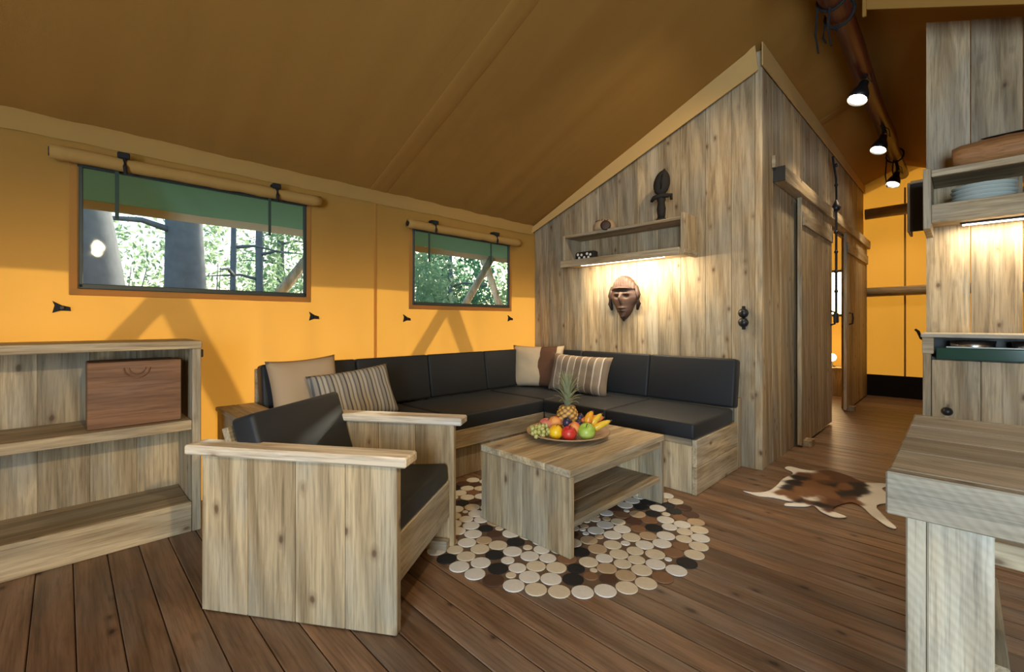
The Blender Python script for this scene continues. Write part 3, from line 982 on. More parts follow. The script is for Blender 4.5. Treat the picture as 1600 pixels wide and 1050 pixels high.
# back cushions, leaning
for a, b in ((0.85, 1.455), (1.46, 2.06), (2.065, 2.66), (2.665, 3.26)):
    me = box_mesh(0.10, b - a, 0.345, CHAR, 0.018, 3)
    link('back_cushion', me, None, so, (-3.035 + OX, (a + b) / 2 + OY, 0.612), (0, R(-9), 0))
for a, b in ((-2.96, -2.445), (-2.44, -1.775), (-1.77, -1.115)):
    me = box_mesh(b - a, 0.10, 0.345, CHAR, 0.018, 3)
    link('back_cushion', me, None, so, ((a + b) / 2 + OX, 3.372 + OY, 0.612), (R(-9), 0, 0))

# ------------------------------------------------------------------ throw pillows


def pillow(name, w, h, t, mat, loc, rz, lean, roll, label):
    """pillow standing on its edge: local x = width, z = height, y = thickness"""
    n = 18
    bm = bmesh.new()
    grid = {}
    for side in (1, -1):
        for i in range(n + 1):
            for j in range(n + 1):
                u, v = -1 + 2 * i / n, -1 + 2 * j / n
                if side < 0 and (i in (0, n) or j in (0, n)):
                    grid[(side, i, j)] = grid[(1, i, j)]
                    continue
                pin = 1 - 0.055 * (abs(u) * abs(v)) ** 0.5 * 0 
                ex = 1 - 0.07 * (1 - v * v) * abs(u) ** 3
                ez = 1 - 0.07 * (1 - u * u) * abs(v) ** 3
                th = t / 2 * (max(0, 1 - u ** 4) * max(0, 1 - v ** 4)) ** 0.55
                th *= 1 + 0.12 * mnoise.noise((u * 2.2 + loc[0], v * 2.2, loc[1]))
                grid[(side, i, j)] = bm.verts.new((u * w / 2 * ex, side * th, v * h / 2 * ez))
    for side in (1, -1):
        for i in range(n):
            for j in range(n):
                q = [grid[(side, i, j)], grid[(side, i + 1, j)], grid[(side, i + 1, j + 1)], grid[(side, i, j + 1)]]
                bm.faces.new(q if side < 0 else q[::-1])
    bmesh.ops.recalc_face_normals(bm, faces=bm.faces)
    o = link(name, bm_mesh(name, bm), mat, None, loc, smooth=True)
    o.rotation_euler = (Matrix.Rotation(rz, 3, 'Z') @ Matrix.Rotation(lean, 3, 'X') @ Matrix.Rotation(roll, 3, 'Y')).to_euler()
    tag(o, label, 'pillow')
    return o


pillow('throw_pillow', 0.42, 0.42, 0.13, BEIGE, (-2.84, 1.055, 0.625), R(90), R(-16), R(-3), 'plain beige throw pillow leaning at the arm end of the sofa')
pillow('throw_pillow', 0.52, 0.34, 0.13, STRIPE_GREY, (-2.66, 1.28, 0.595), R(84), R(-24), R(-6), 'grey finely striped oblong pillow beside the plain beige one')
pillow('throw_pillow', 0.50, 0.40, 0.13, BANDED, (-2.83, 3.17, 0.630), R(28), R(-12), R(0), 'cream throw pillow with a brown band in the sofa corner')
pillow('throw_pillow', 0.62, 0.34, 0.14, STRIPE_TAN, (-2.345, 3.165, 0.596), R(2), R(-16), R(1), 'taupe pillow with white vertical stripes in the sofa corner')

# ------------------------------------------------------------------ armchair
ac = root('armchair', (-1.817, 0.832, 0.0), R(34.3))
tag(ac, 'low plank armchair with charcoal cushions in front of the bookcase', 'armchair')
LH, WH = 0.38, 0.32
for s in (-1, 1):
    ya, yb = (s * WH, s * (WH - 0.034))
    ya, yb = min(ya, yb), max(ya, yb)
    for i in range(4):
        a = -LH + i * 0.19
        box('side_plank', (a + 0.0008, ya, 0.004), (a + 0.1892, yb, 0.572), WZ, ac, 0.003)
    box('armrest', (-LH - 0.045, s * (WH - 0.017) - 0.048, 0.573), (LH + 0.045, s * (WH - 0.017) + 0.048, 0.608), ARMX, ac, 0.006)
    box('foot_batten', (LH - 0.19, s * (WH - 0.058) - 0.022, 0.004), (LH - 0.02, s * (WH - 0.058) + 0.022, 0.045), PX, ac, 0.004)
iw = WH - 0.036
box('front_apron', (LH - 0.055, -iw, 0.14), (LH - 0.022, iw, 0.312), PY, ac, 0.004)
me = box_mesh(0.60, 2 * iw - 0.004, 0.024, WY, 0.003)
link('seat_board', me, None, ac, (0.035, 0, 0.275), (0, R(-4), 0))
me = box_mesh(0.60, 2 * iw - 0.008, 0.085, CHAR, 0.016, 3)
link('seat_cushion', me, None, ac, (0.055, 0, 0.332), (0, R(-4), 0))
me = box_mesh(0.10, 2 * iw - 0.008, 0.40, CHAR, 0.016, 3)
link('back_cushion', me, None, ac, (-0.195, 0, 0.510), (0, R(-17), 0))
me = box_mesh(0.026, 2 * iw - 0.004, 0.36, WY, 0.003)
link('back_board', me, None, ac, (-0.268, 0, 0.485), (0, R(-17), 0))

# ------------------------------------------------------------------ rug of leather discs
RCX, RCY, RR = -1.56, 1.915, 0.765
rug = root('disc_rug', (RCX, RCY, 0))
tag(rug, 'round rug of stitched brown, black and cream cowhide discs', 'rug')
link('backing', lathe_mesh([(0, 0.0005), (RR - 0.07, 0.0005), (RR - 0.07, 0.0015), (0, 0.0015)], 48),
     plain('dark_hide_backing', (0.16, 0.10, 0.06), rough=0.9), rug)
HIDE = [(plain('hide_' + n, c, rough=0.75, var=0.35, scale=60, bump=0.2), w) for n, c, w in (
    ('white', (0.82, 0.79, 0.73), 30), ('cream', (0.76, 0.66, 0.50), 24), ('beige', (0.55, 0.40, 0.25), 14), ('tan', (0.26, 0.135, 0.065), 7),
    ('brown', (0.09, 0.040, 0.022), 10), ('black', (0.012, 0.011, 0.012), 12))]
discs = []


def try_disc(x, y, r, gap=0.001):
    if math.hypot(x, y) + r > RR:
        return False
    for a, b, c in discs:
        if (a - x) ** 2 + (b - y) ** 2 < (r + c + gap) ** 2:
            return False
    discs.append((x, y, r))
    return True


nb = int(2 * PI * (RR - 0.044) / 0.0905)
for k in range(nb):
    a = 2 * PI * k / nb
    try_disc((RR - 0.0445) * math.cos(a), (RR - 0.0445) * math.sin(a), 0.0438)


def tangent_spots(p, q, r):
    d = math.hypot(q[0] - p[0], q[1] - p[1])
    a, b_ = p[2] + r + 0.0012, q[2] + r + 0.0012
    if d < 1e-6 or d > a + b_:
        return []
    t = (a * a - b_ * b_ + d * d) / (2 * d)
    h2 = a * a - t * t
    if h2 < 0:
        return []
    h = math.sqrt(h2)
    ux, uy = (q[0] - p[0]) / d, (q[1] - p[1]) / d
    return [(p[0] + ux * t - uy * h * s_, p[1] + uy * t + ux * h * s_) for s_ in (-1, 1)]


grown = 0
while grown < len(discs) and len(discs) < 232:      # discs laid against their neighbours, from the rim inwards
    p = discs[grown]
    grown += 1
    for _ in range(3):
        cand = []
        for q in discs:
            if q is p or abs(q[0] - p[0]) > 0.2 or abs(q[1] - p[1]) > 0.2:
                continue
            r_ = random.choice((0.0438, 0.0438, 0.042, 0.038))
            cand += [(x, y, r_) for x, y in tangent_spots(p, q, r_)]
        random.shuffle(cand)
        for x, y, r_ in cand:
            try_disc(x, y, r_, 0.0005)
for r_, tries, lim in ((0.030, 6000, 262), (0.022, 8000, 285), (0.016, 8000, 298)):
    for _ in range(tries):
        if len(discs) >= lim:
            break
        a, q = random.uniform(0, 2 * PI), RR * math.sqrt(random.random())
        try_disc(q * math.cos(a), q * math.sin(a), r_)
dmesh = {}
for x, y, r_ in discs:
    mi = random.choices(range(6), [w for _, w in HIDE])[0]
    if r_ < 0.03:
        mi = random.choice((0, 0, 1, 1, 2))
    key = (mi, r_)
    if key not in dmesh:
        me = lathe_mesh([(0, 0.0016), (r_, 0.0016), (r_, 0.004), (r_ * 0.93, 0.0052), (0, 0.0056)], 16)
        me.materials.append(HIDE[mi][0])
        dmesh[key] = me
    link('hide_disc', dmesh[key], None, rug, (x, y, 0), (0, 0, random.uniform(0, 6)))

# ------------------------------------------------------------------ coffee table
ct = root('coffee_table', (-1.505, 2.01, 0.006))
tag(ct, 'low plank coffee table with open shelf standing on the disc rug', 'coffee table')
HX, HYY = 0.297, 0.44
for s in (-1, 1):
    for i in range(4):
        a = -HX + i * 0.1485
        yy = s * HYY
        box('end_plank', (a + 0.0008, min(yy, yy - s * 0.03), 0.0), (a + 0.1477, max(yy, yy - s * 0.03), 0.357), WZ, ct, 0.003)
for i in range(4):
    a = -HX + i * 0.1485
    box('top_plank', (a + 0.0008, -HYY - 0.003, 0.358), (a + 0.1477, HYY + 0.003, 0.392), WY, ct, 0.003)
for i in range(4):
    a = -HX + 0.008 + i * 0.1445
    box('shelf_plank', (a + 0.0008, -HYY + 0.031, 0.125), (a + 0.1437, HYY - 0.031, 0.152), WY, ct, 0.003)
box('top_rail', (HX - 0.035, -HYY + 0.031, 0.322), (HX - 0.008, HYY - 0.031, 0.357), WY, ct, 0.003)

# ------------------------------------------------------------------ fruit platter
PCX, PCY, PZ0 = -1.585, 2.035, 0.399
pl = link('fruit_platter', lathe_mesh([(0, 0.0), (0.12, 0.0), (0.19, 0.016), (0.236, 0.030), (0.238, 0.034), (0.232, 0.036), (0.185, 0.022), (0.115, 0.008), (0, 0.007)], 40),
          PLATEM, None, (PCX, PCY, PZ0), smooth=True)
tag(pl, 'round tan platter heaped with fruit on the coffee table', 'platter')


def fruit_mat(name, c1, c2, rough=0.35, scale=6.0):
    m, nt, out = new_mat(name)
    tc = N(nt, 'ShaderNodeTexCoord')
    n = N(nt, 'ShaderNodeTexNoise', i_Scale=scale * 3, i_Detail=2.0)
    L(nt, tc.outputs['Object'], n.inputs['Vector'])
    c = ramp(nt, n.outputs[0], [(0.38, c1), (0.62, c2)])
    b = N(nt, 'ShaderNodeBsdfPrincipled', i_Roughness=rough)
    L(nt, c, b.inputs['Base Color'])
    b.inputs['Subsurface Weight'].default_value = 0.0
    L(nt, b.outputs[0], out.inputs[0])
    return m


RED = fruit_mat('red_apple_skin', (0.50, 0.012, 0.02), (0.62, 0.05, 0.03))
GRN = fruit_mat('green_apple_skin', (0.30, 0.48, 0.05), (0.45, 0.58, 0.12))
ORG = fruit_mat('yellow_orange_skin', (0.85, 0.42, 0.01), (0.88, 0.58, 0.02))
PCH = fruit_mat('peach_skin', (0.75, 0.16, 0.05), (0.80, 0.36, 0.10), 0.6)
PNK = fruit_mat('pink_peach_skin', (0.55, 0.10, 0.08), (0.60, 0.25, 0.17), 0.6)
PLM = fruit_mat('dark_plum_skin', (0.016, 0.014, 0.035), (0.035, 0.025, 0.06))
GRP = fruit_mat('green_grape_skin', (0.44, 0.44, 0.12), (0.56, 0.52, 0.20), 0.25)
BAN = fruit_mat('banana_skin', (0.75, 0.45, 0.03), (0.82, 0.56, 0.06))
MNG = fruit_mat('mango_skin', (0.80, 0.38, 0.02), (0.75, 0.20, 0.03))
STEM = plain('fruit_stem', (0.09, 0.05, 0.02), rough=0.8)
PINL = leaf_mat('pineapple_leaf', (0.46, 0.50, 0.33), (0.46, 0.52, 0.30))


def apple_mesh(r, squash=0.92, dip=0.28):
    prof = []
    for k in range(15):
        a = PI * k / 14
        rr = r * math.sin(a) * (1.0 + 0.06 * math.cos(a))
        z = -r * squash * math.cos(a)
        d = math.exp(-(rr / (0.32 * r)) ** 2)
        z += dip * r * d * (-1 if z > 0 else 0.5)
        prof.append((max(rr, 0), z))
    prof[0] = (0, prof[0][1])
    prof[-1] = (0, prof[-1][1])
    return lathe_mesh(prof, 20)


def fruit(name, mat, r, x, y, z, label, squash=0.92, dip=0.28, stem=True, rot=(0.2, 0.2, 0), group=None):
    f = root(name, (PCX + x, PCY + y, PZ0 + z))
    f.rotation_euler = rot
    tag(f, label, 'fruit', group)
    link('flesh', apple_mesh(r, squash, dip), mat, f, smooth=True)
    if stem:
        link('stem', tube_mesh([(0, 0, r * squash * 0.6), (0.002, 0.001, r * squash * 0.95), (0.006, 0.003, r * squash * 1.2)], [0.0025, 0.002, 0.003], 6), STEM, f)
    return f


# viewer's right is (+x +y); towards the viewer is (+x -y)
def pv(rt, nr):
    s = math.sqrt(0.5)
    return (s * (rt + nr), s * (rt - nr))


fruit('red_apple', RED, 0.042, *pv(-0.010, 0.135), 0.050, 'shiny red apple at the front of the platter')
fruit('green_apple', GRN, 0.048, *pv(0.088, 0.118), 0.056, 'big green apple at the front of the platter', rot=(0.5, 0.3, 0))
fruit('orange', ORG, 0.040, *pv(-0.078, 0.110), 0.050, 'yellow orange fruit beside the red apple', squash=0.97, dip=0.05)
fruit('peach', PCH, 0.038, *pv(0.022, 0.088), 0.066, 'orange red peach behind the red apple', dip=0.12, rot=(0.3, -0.2, 0))
fruit('peach', PNK, 0.042, *pv(-0.125, 0.015), 0.066, 'pink peach at the left back of the platter', dip=0.12, rot=(0.0, 0.4, 0))
fruit('nectarine', PCH, 0.040, *pv(-0.072, 0.018), 0.080, 'red nectarine next to the pineapple', dip=0.12, rot=(-0.4, 0.2, 0))
fruit('plum', PLM, 0.027, *pv(-0.012, 0.070), 0.092, 'dark blue plum in front of the pineapple', squash=1.1, dip=0.05)
fruit('plum', PLM, 0.027, *pv(0.052, 0.065), 0.076, 'dark plum between peach and green apple', squash=1.1, dip=0.05)
fruit('plum', PLM, 0.026, *pv(0.070, 0.000), 0.100, 'dark plum behind beside the pineapple on its right', squash=1.1, dip=0.05)

gb = root('grape_bunch', (PCX + pv(-0.155, 0.07)[0], PCY + pv(-0.155, 0.07)[1], PZ0 + 0.03))
tag(gb, 'bunch of green grapes on the left of the platter', 'fruit')
gm = lathe_mesh([(0, -0.014)] + [(0.0125 * math.sin(PI * k / 8), -0.014 * math.cos(PI * k / 8)) for k in range(1, 8)] + [(0, 0.014)], 10)
gm.materials.append(GRP)
for p in gm.polygons:
    p.use_smooth = True
gp = []
tries = 0
while len(gp) < 42 and tries < 5000:
    tries += 1
    x, y, z = random.gauss(0, 0.036), random.gauss(0, 0.036), random.uniform(0.0, 0.05)
    if z > 0.052 - 0.35 * math.hypot(x, y) or math.hypot(x, y) > 0.075:
        continue
    if all((a - x) ** 2 + (b - y) ** 2 + (c - z) ** 2 > 0.0195 ** 2 for a, b, c in gp):
        gp.append((x, y, z))
        link('grape', gm, None, gb, (x, y, z), (random.uniform(0, 1), random.uniform(0, 1), 0))
link('stalk', tube_mesh([(0, 0, 0.03), (-0.02, 0.02, 0.05), (-0.05, 0.04, 0.055)], [0.003, 0.003, 0.002], 5), STEM, gb)

BANS = [(0.105, 0.045, 0.115, 10, MNG, 'orange mango piece standing right of the pineapple'), (0.135, 0.035, 0.105, 30, BAN, 'yellow banana leaning on the right of the platter'),
        (0.160, 0.050, 0.085, 55, BAN, 'lowest small banana at the right rim of the platter'), (0.120, 0.005, 0.110, 75, PCH, 'red orange fruit behind the green apple')]
for rt, nr, z, ang, mt, lab in BANS:
    x, y = pv(rt, nr)
    f = root('banana' if mt == BAN else 'mango', (PCX + x, PCY + y, PZ0 + z - 0.045))
    f.rotation_euler = (0, 0, R(45))
    tag(f, lab, 'fruit')
    pts, rad = [], []
    for k in range(11):
        t = k / 10
        a = R(-60 + 120 * t)
        pts.append((0.075 * math.sin(a) * math.sin(R(ang)) + 0.03 * (1 - math.cos(a)), -0.02 * math.cos(a), 0.03 + 0.062 * math.sin(a) * math.cos(R(ang)) * 0.9))
        rad.append(0.020 * (math.sin(PI * min(max(t, 0.03), 0.97))) ** 0.45 * (1.25 if mt != BAN else 0.95))
    link('flesh', tube_mesh(pts, rad, 10), mt, f, smooth=True)
    link('tip', tube_mesh([pts[-1], (Vector(pts[-1]) + (Vector(pts[-1]) - Vector(pts[-2])) * 0.9)], [0.006, 0.004], 6), STEM, f)

pn = root('pineapple', (PCX - 0.012, PCY + 0.012, PZ0 + 0.006))
tag(pn, 'pineapple with spiky grey green crown in the middle of the platter', 'fruit')
bm = bmesh.new()
nu, nv = 48, 30
rings = []
for j in range(nv + 1):
    v = j / nv
    ring = []
    for i in range(nu):
        a = 2 * PI * i / nu
        base = 0.060 * (math.sin(PI * (0.10 + 0.80 * v))) ** 0.55
        p1 = math.sin(a * 4 + v * 18)
        p2 = math.sin(a * 4 - v * 18)
        rr = base + 0.009 * (abs(p1 * p2)) ** 0.6
        ring.append(bm.verts.new((rr * math.cos(a), rr * math.sin(a), 0.165 * v)))
    rings.append(ring)
for j in range(nv):
    for i in range(nu):
        bm.faces.new((rings[j][i], rings[j][(i + 1) % nu], rings[j + 1][(i + 1) % nu], rings[j + 1][i]))
bm.faces.new(rings[0][::-1])
bm.faces.new(rings[-1])
me = bm_mesh('rind', bm)
ca = me.color_attributes.new('rind', 'FLOAT_COLOR', 'POINT')
for v in me.vertices:
    a, t = math.atan2(v.co.y, v.co.x), v.co.z / 0.165
    q = abs(math.sin(a * 4 + t * 18) * math.sin(a * 4 - t * 18))
    c0, c1 = (0.10, 0.045, 0.012), (0.72, 0.40, 0.10)
    ca.data[v.index].color = (*[c0[k] + (c1[k] - c0[k]) * min(1, q * 1.5) for k in range(3)], 1)
PINE, nt, out = new_mat('pineapple_rind')
at = N(nt, 'ShaderNodeAttribute', attribute_name='rind')
b = N(nt, 'ShaderNodeBsdfPrincipled', i_Roughness=0.55)
L(nt, at.outputs['Color'], b.inputs['Base Color'])
L(nt, b.outputs[0], out.inputs[0])
link('rind', me, PINE, pn, smooth=True)
for k in range(38):
    t = k / 37
    a = k * 2.39996
    ln = 0.085 + 0.105 * (1 - abs(t - 0.75) * 1.1)
    out_ = 1.30 - 1.12 * t
    bmf = bmesh.new()
    L_, R_, M_ = [], [], []
    for q in range(7):
        s = q / 6
        cx = 0.010 * (1 - t) + ln * math.sin(out_ * (0.35 + 0.65 * s)) * s * 0.75
        cz = 0.160 + 0.045 * t + ln * math.cos(out_ * (0.35 + 0.65 * s)) * s
        w = 0.0135 * (1 - s ** 1.6) * (0.75 + 0.5 * s)
        L_.append(bmf.verts.new((cx, -w, cz + 0.25 * w)))
        M_.append(bmf.verts.new((cx + 0.002, 0, cz - 0.15 * w)))
        R_.append(bmf.verts.new((cx, w, cz + 0.25 * w)))
    for q in range(6):
        bmf.faces.new((L_[q], L_[q + 1], M_[q + 1], M_[q]))
        bmf.faces.new((M_[q], M_[q + 1], R_[q + 1], R_[q]))
    link('crown_leaf', bm_mesh('crown_leaf', bmf), PINL, pn, (0, 0, 0), (0, 0, a), smooth=True)

# ------------------------------------------------------------------ springbok hide on the floor
OUT = [(-0.953, 2.97), (-0.90, 2.985), (-0.841, 3.06), (-0.829, 3.215), (-0.835, 3.40), (-0.815, 3.56), (-0.884, 3.635), (-0.873, 3.706), (-0.80, 3.70), (-0.736, 3.72),
       (-0.66, 3.80), (-0.60, 3.80), (-0.533, 3.77), (-0.46, 3.70), (-0.40, 3.70), (-0.345, 3.745), (-0.325, 3.72), (-0.345, 3.62), (-0.285, 3.50), (-0.275, 3.42), (-0.335, 3.27),
       (-0.29, 3.12), (-0.228, 2.99), (-0.262, 2.975), (-0.34, 3.09), (-0.395, 3.20), (-0.45, 3.22), (-0.50, 3.08), (-0.49, 3.0), (-0.43, 2.965), (-0.475, 2.915), (-0.54, 2.945),
       (-0.59, 3.02), (-0.62, 2.965), (-0.70, 2.905), (-0.71, 2.935), (-0.68, 2.98), (-0.735, 2.99), (-0.80, 2.985), (-0.87, 2.955)]
SEEDS = []
WH_, TAN_, BR_, DK_ = (0.90, 0.86, 0.80), (0.22, 0.095, 0.036), (0.12, 0.048, 0.020), (0.014, 0.006, 0.005)
for (x, y, c) in [(-0.953, 2.97, WH_), (-0.88, 3.0, WH_), (-0.84, 3.12, WH_), (-0.83, 3.25, WH_), (-0.83, 3.42, WH_), (-0.84, 3.6, WH_), (-0.87, 3.68, WH_), (-0.80, 3.67, WH_), (-0.77, 3.10, TAN_),
                  (-0.70, 3.06, TAN_), (-0.78, 3.24, DK_), (-0.765, 3.36, DK_), (-0.77, 3.48, DK_), (-0.76, 3.58, BR_), (-0.70, 3.25, TAN_), (-0.68, 3.4, TAN_), (-0.66, 3.6, TAN_), (-0.62, 3.75, BR_),
                  (-0.56, 3.65, BR_), (-0.58, 3.5, DK_), (-0.60, 3.52, BR_), (-0.6, 3.38, TAN_), (-0.52, 3.5, TAN_), (-0.55, 3.28, TAN_), (-0.50, 3.70, BR_), (-0.46, 3.60, DK_), (-0.43, 3.52, DK_),
                  (-0.45, 3.42, DK_), (-0.49, 3.33, DK_), (-0.46, 3.30, BR_), (-0.37, 3.68, WH_), (-0.34, 3.72, WH_), (-0.37, 3.55, WH_), (-0.31, 3.47, WH_), (-0.36, 3.38, WH_), (-0.39, 3.30, WH_),
                  (-0.35, 3.2, WH_), (-0.24, 2.99, WH_), (-0.43, 3.24, TAN_), (-0.52, 3.15, BR_), (-0.58, 3.14, TAN_), (-0.62, 3.05, BR_), (-0.66, 3.03, DK_), (-0.59, 3.07, DK_), (-0.54, 3.03, DK_), (-0.525, 3.0, BR_),
                  (-0.69, 2.92, WH_), (-0.63, 2.975, WH_), (-0.56, 2.97, WH_), (-0.48, 2.93, WH_), (-0.44, 2.96, WH_), (-0.64, 3.17, TAN_), (-0.61, 3.13, WH_), (-0.80, 3.0, WH_), (-0.74, 3.0, WH_)]:
    SEEDS.append((x, y, c))


def inside(x, y, poly):
    r = False
    j = len(poly) - 1
    for i in range(len(poly)):
        xi, yi = poly[i]
        xj, yj = poly[j]
        if (yi > y) != (yj > y) and x < (xj - xi) * (y - yi) / (yj - yi) + xi:
            r = not r
        j = i
    return r


def catmull(poly, n=4):
    o = []
    m = len(poly)
    for i in range(m):
        p0, p1, p2, p3 = [Vector(poly[(i + k - 1) % m]) for k in range(4)]
        for k in range(n):
            t = k / n
            q = 0.5 * ((2 * p1) + (p2 - p0) * t + (2 * p0 - 5 * p1 + 4 * p2 - p3) * t * t + (3 * p1 - p0 - 3 * p2 + p3) * t ** 3)
            o.append((q.x, q.y))
    return o


cp = catmull(OUT)
pts = [Vector(p) for p in cp]
for i in range(80):
    for j in range(100):
        x, y = -0.97 + 0.0095 * i + (0.005 if j % 2 else 0), 2.89 + 0.0095 * j
        if inside(x, y, cp):
            pts.append(Vector((x, y)))
cons = [(i, (i + 1) % len(cp)) for i in range(len(cp))]
vv, ee, ff, _, _, _ = delaunay_2d_cdt(pts, cons, [], 0, 1e-5)
hv, hc = [], []
for v in vv:
    n1 = mnoise.noise((v.x * 30, v.y * 30, 0)) * 0.012
    n2 = mnoise.noise((v.x * 30, v.y * 30, 9)) * 0.012
    ds = sorted((math.hypot(v.x + n1 - s[0], (v.y + n2 - s[1]) * 0.8), s[2]) for s in SEEDS)[:3]
    wsum = [1 / (d[0] ** 7 + 1e-11) for d in ds]
    c = [sum(w * d[1][k] for w, d in zip(wsum, ds)) / sum(wsum) for k in range(3)]
    hc.append((*c, 1.0))
    hv.append((v.x + 0.6, v.y - 3.3, 0.006 + 0.004 * mnoise.noise((v.x * 9, v.y * 9, 2))))
me = bpy.data.meshes.new('springbok_hide')
me.from_pydata(hv, [], [f for f in ff if inside(sum(vv[i].x for i in f) / 3, sum(vv[i].y for i in f) / 3, cp)])
ca = me.color_attributes.new('fur', 'FLOAT_COLOR', 'POINT')
for i, c in enumerate(hc):
    ca.data[i].color = c
FUR, nt, out = new_mat('springbok_fur')
at = N(nt, 'ShaderNodeAttribute', attribute_name='fur')
tc = N(nt, 'ShaderNodeTexCoord')
nn = N(nt, 'ShaderNodeTexNoise', i_Scale=160.0, i_Detail=2.0)
L(nt, tc.outputs['Object'], nn.inputs['Vector'])
cc = mixc(nt, 0.18, at.outputs['Color'], nn.outputs[0], 'MULTIPLY')
b = N(nt, 'ShaderNodeBsdfPrincipled', i_Roughness=0.8)
L(nt, cc, b.inputs['Base Color'])
bp = N(nt, 'ShaderNodeBump', i_Strength=0.5, i_Distance=0.003)
L(nt, nn.outputs[0], bp.inputs['Height'])
L(nt, bp.outputs[0], b.inputs['Normal'])
L(nt, b.outputs[0], out.inputs[0])
hide = link('springbok_hide', me, FUR, None, (-0.6, 3.3, 0), smooth=True)
sm = hide.modifiers.new('thickness', 'SOLIDIFY')
sm.thickness = 0.004
tag(hide, 'brown and white antelope hide spread on the floor by the passage', 'hide rug')

# ------------------------------------------------------------------ kitchen side
kp = root('kitchen_partition', (0, 3.86, 0))
tag(kp, 'tall grey plank panel rising behind the kitchen shelf', 'panel')
ke = [-0.153, 0.045, 0.255, 0.46, 0.66, 0.86, 1.06, 1.26]
for a, b in zip(ke[:-1], ke[1:]):
    prism('plank', [(a + 0.002, 0.0), (b - 0.002, 0.0), (b - 0.002, 2.945 - 0.385 * (b + 0.153)), (a + 0.002, 2.945 - 0.385 * (a + 0.153))],
          random.uniform(0, 0.003), 0.03, WZ, kp)
box('back_batten', (-0.150, 0.031, 0.3), (-0.10, 0.06, 2.8), WZ, kp, 0.003)
ks = root('kitchen_shelf', (0.45, 3.68, 1.61))
tag(ks, 'open wooden kitchen shelf box on the tall plank panel', 'shelf')
box('bottom_board', (-0.60, -0.18, 0.03), (0.80, 0.179, 0.058), WX, ks, 0.003)
box('front_board', (-0.565, -0.202, 0.0), (0.80, -0.181, 0.105), WX, ks, 0.003)
box('top_rail', (-0.565, -0.202, 0.262), (0.80, -0.160, 0.300), WX, ks, 0.003)
box('top_board', (-0.565, -0.158, 0.272), (0.80, 0.179, 0.296), WX, ks, 0.003)
box('side_board', (-0.600, -0.206, -0.03), (-0.566, 0.179, 0.312), WZ, ks, 0.003)
box('side_board', (0.801, -0.206, 0.0), (0.83, 0.179, 0.31), WZ, ks, 0.003)
bx_ = root('small_wall_box', (-0.20, 4.03, 1.76))
tag(bx_, 'small dark box frame on the back of the kitchen panel', 'frame')
box('back_plate', (0.045, -0.1, -0.12), (0.06, 0.13, 0.19), BLACK, bx_, 0.003)
box('edge_board', (-0.03, -0.115, -0.12), (0.044, -0.10, 0.19), BLACK, bx_, 0.003)
box('edge_board', (-0.045, -0.12, -0.12), (-0.031, 0.13, 0.2), WZ, bx_, 0.003)
box('top_board', (-0.03, -0.118, 0.191), (0.06, 0.13, 0.21), WX, bx_, 0.003)
kl = root('kitchen_strip_light', (0.45, 3.78, 1.634))
tag(kl, 'light strip under the kitchen shelf', 'lamp')
box('housing', (-0.45, -0.015, -0.006), (0.6, 0.015, 0.005), BLACK, kl, 0.002)
box('diffuser', (-0.44, -0.012, -0.012), (0.59, 0.012, -0.006), LEDM, kl, 0.002)
add_light('kitchen_strip_beam', 'AREA', (0.5, 3.76, 1.615), 10.0, (1.0, 0.84, 0.60), aim=(0.5, 3.84, 1.0), shape='RECTANGLE', size=1.0, size_y=0.03)

# rough wooden trough lying on the shelf top
tg = root('wooden_trough', (0.30, 3.62, 1.907))
tag(tg, 'rough orange wooden log trough lying on top of the kitchen shelf', 'trough')
pts_, rad_ = [], []
for k in range(22):
    t = k / 21
    pts_.append((-0.33 + 0.72 * t, 0.004 * math.sin(t * 9), 0.083 + 0.004 * math.sin(t * 11)))
    rad_.append(0.080 * (math.sin(PI * (0.06 + 0.88 * t))) ** 0.28 + 0.005 * mnoise.noise((t * 12, 0, 0)))
link('log', tube_mesh(pts_, rad_, 18), TROUGH, tg, smooth=True)
link('hollow', lathe_mesh([(0, 0), (0.25, 0), (0.25, 0.002), (0, 0.002)], 24), MASKD, tg, (0.03, 0, 0.161)).scale = (1, 0.14, 1)
for i in range(6):
    p = link('dish', lathe_mesh([(0, 0), (0.06, 0), (0.105, 0.012), (0.130, 0.034), (0.132, 0.037), (0.100, 0.018), (0.058, 0.006), (0, 0.005)], 28), WHITECER, None, (0.09 + 0.004 * (i % 2), 3.655, 1.669 + 0.021 * i), smooth=True)
    tag(p, ['lowest pale dish of the stack in the kitchen shelf', 'second dish from below in the kitchen shelf stack', 'third dish from below in the kitchen shelf stack',
            'third dish from the top of the kitchen shelf stack', 'second dish from the top of the kitchen shelf stack', 'topmost pale dish of the stack in the kitchen shelf'][i], 'dish', 'dishes in the kitchen shelf')

# kitchen cabinet
kc = root('kitchen_cabinet', (0.45, 3.68, 0))
tag(kc, 'grey plank kitchen cabinet under the tall panel', 'cabinet')
for i in range(7):
    a = -0.565 + i * 0.195
    box('front_plank', (a + 0.001, -0.182, 0.0), (a + 0.194, -0.155, 0.835), WZ, kc, 0.003)
box('side_panel', (-0.602, -0.182, 0.0), (-0.567, 0.179, 0.93), WZ, kc, 0.003)
box('corner_block', (-0.604, -0.20, 0.87), (-0.555, -0.155, 0.962), WX, kc, 0.003)
box('side_panel', (0.802, -0.182, 0.0), (0.83, 0.179, 0.93), WZ, kc, 0.003)
box('inner_deck', (-0.565, -0.15, 0.836), (0.80, 0.179, 0.85), BLACK, kc, 0)
box('green_glass_front', (-0.545, -0.196, 0.842), (0.80, -0.184, 0.905), GLASSBAND, kc, 0.003)
box('glass_edge', (-0.505, -0.199, 0.906), (0.80, -0.183, 0.914), WHITECER, kc, 0.002)
box('back_shadow_board', (-0.565, 0.06, 0.852), (0.80, 0.07, 0.96), BLACK, kc, 0)
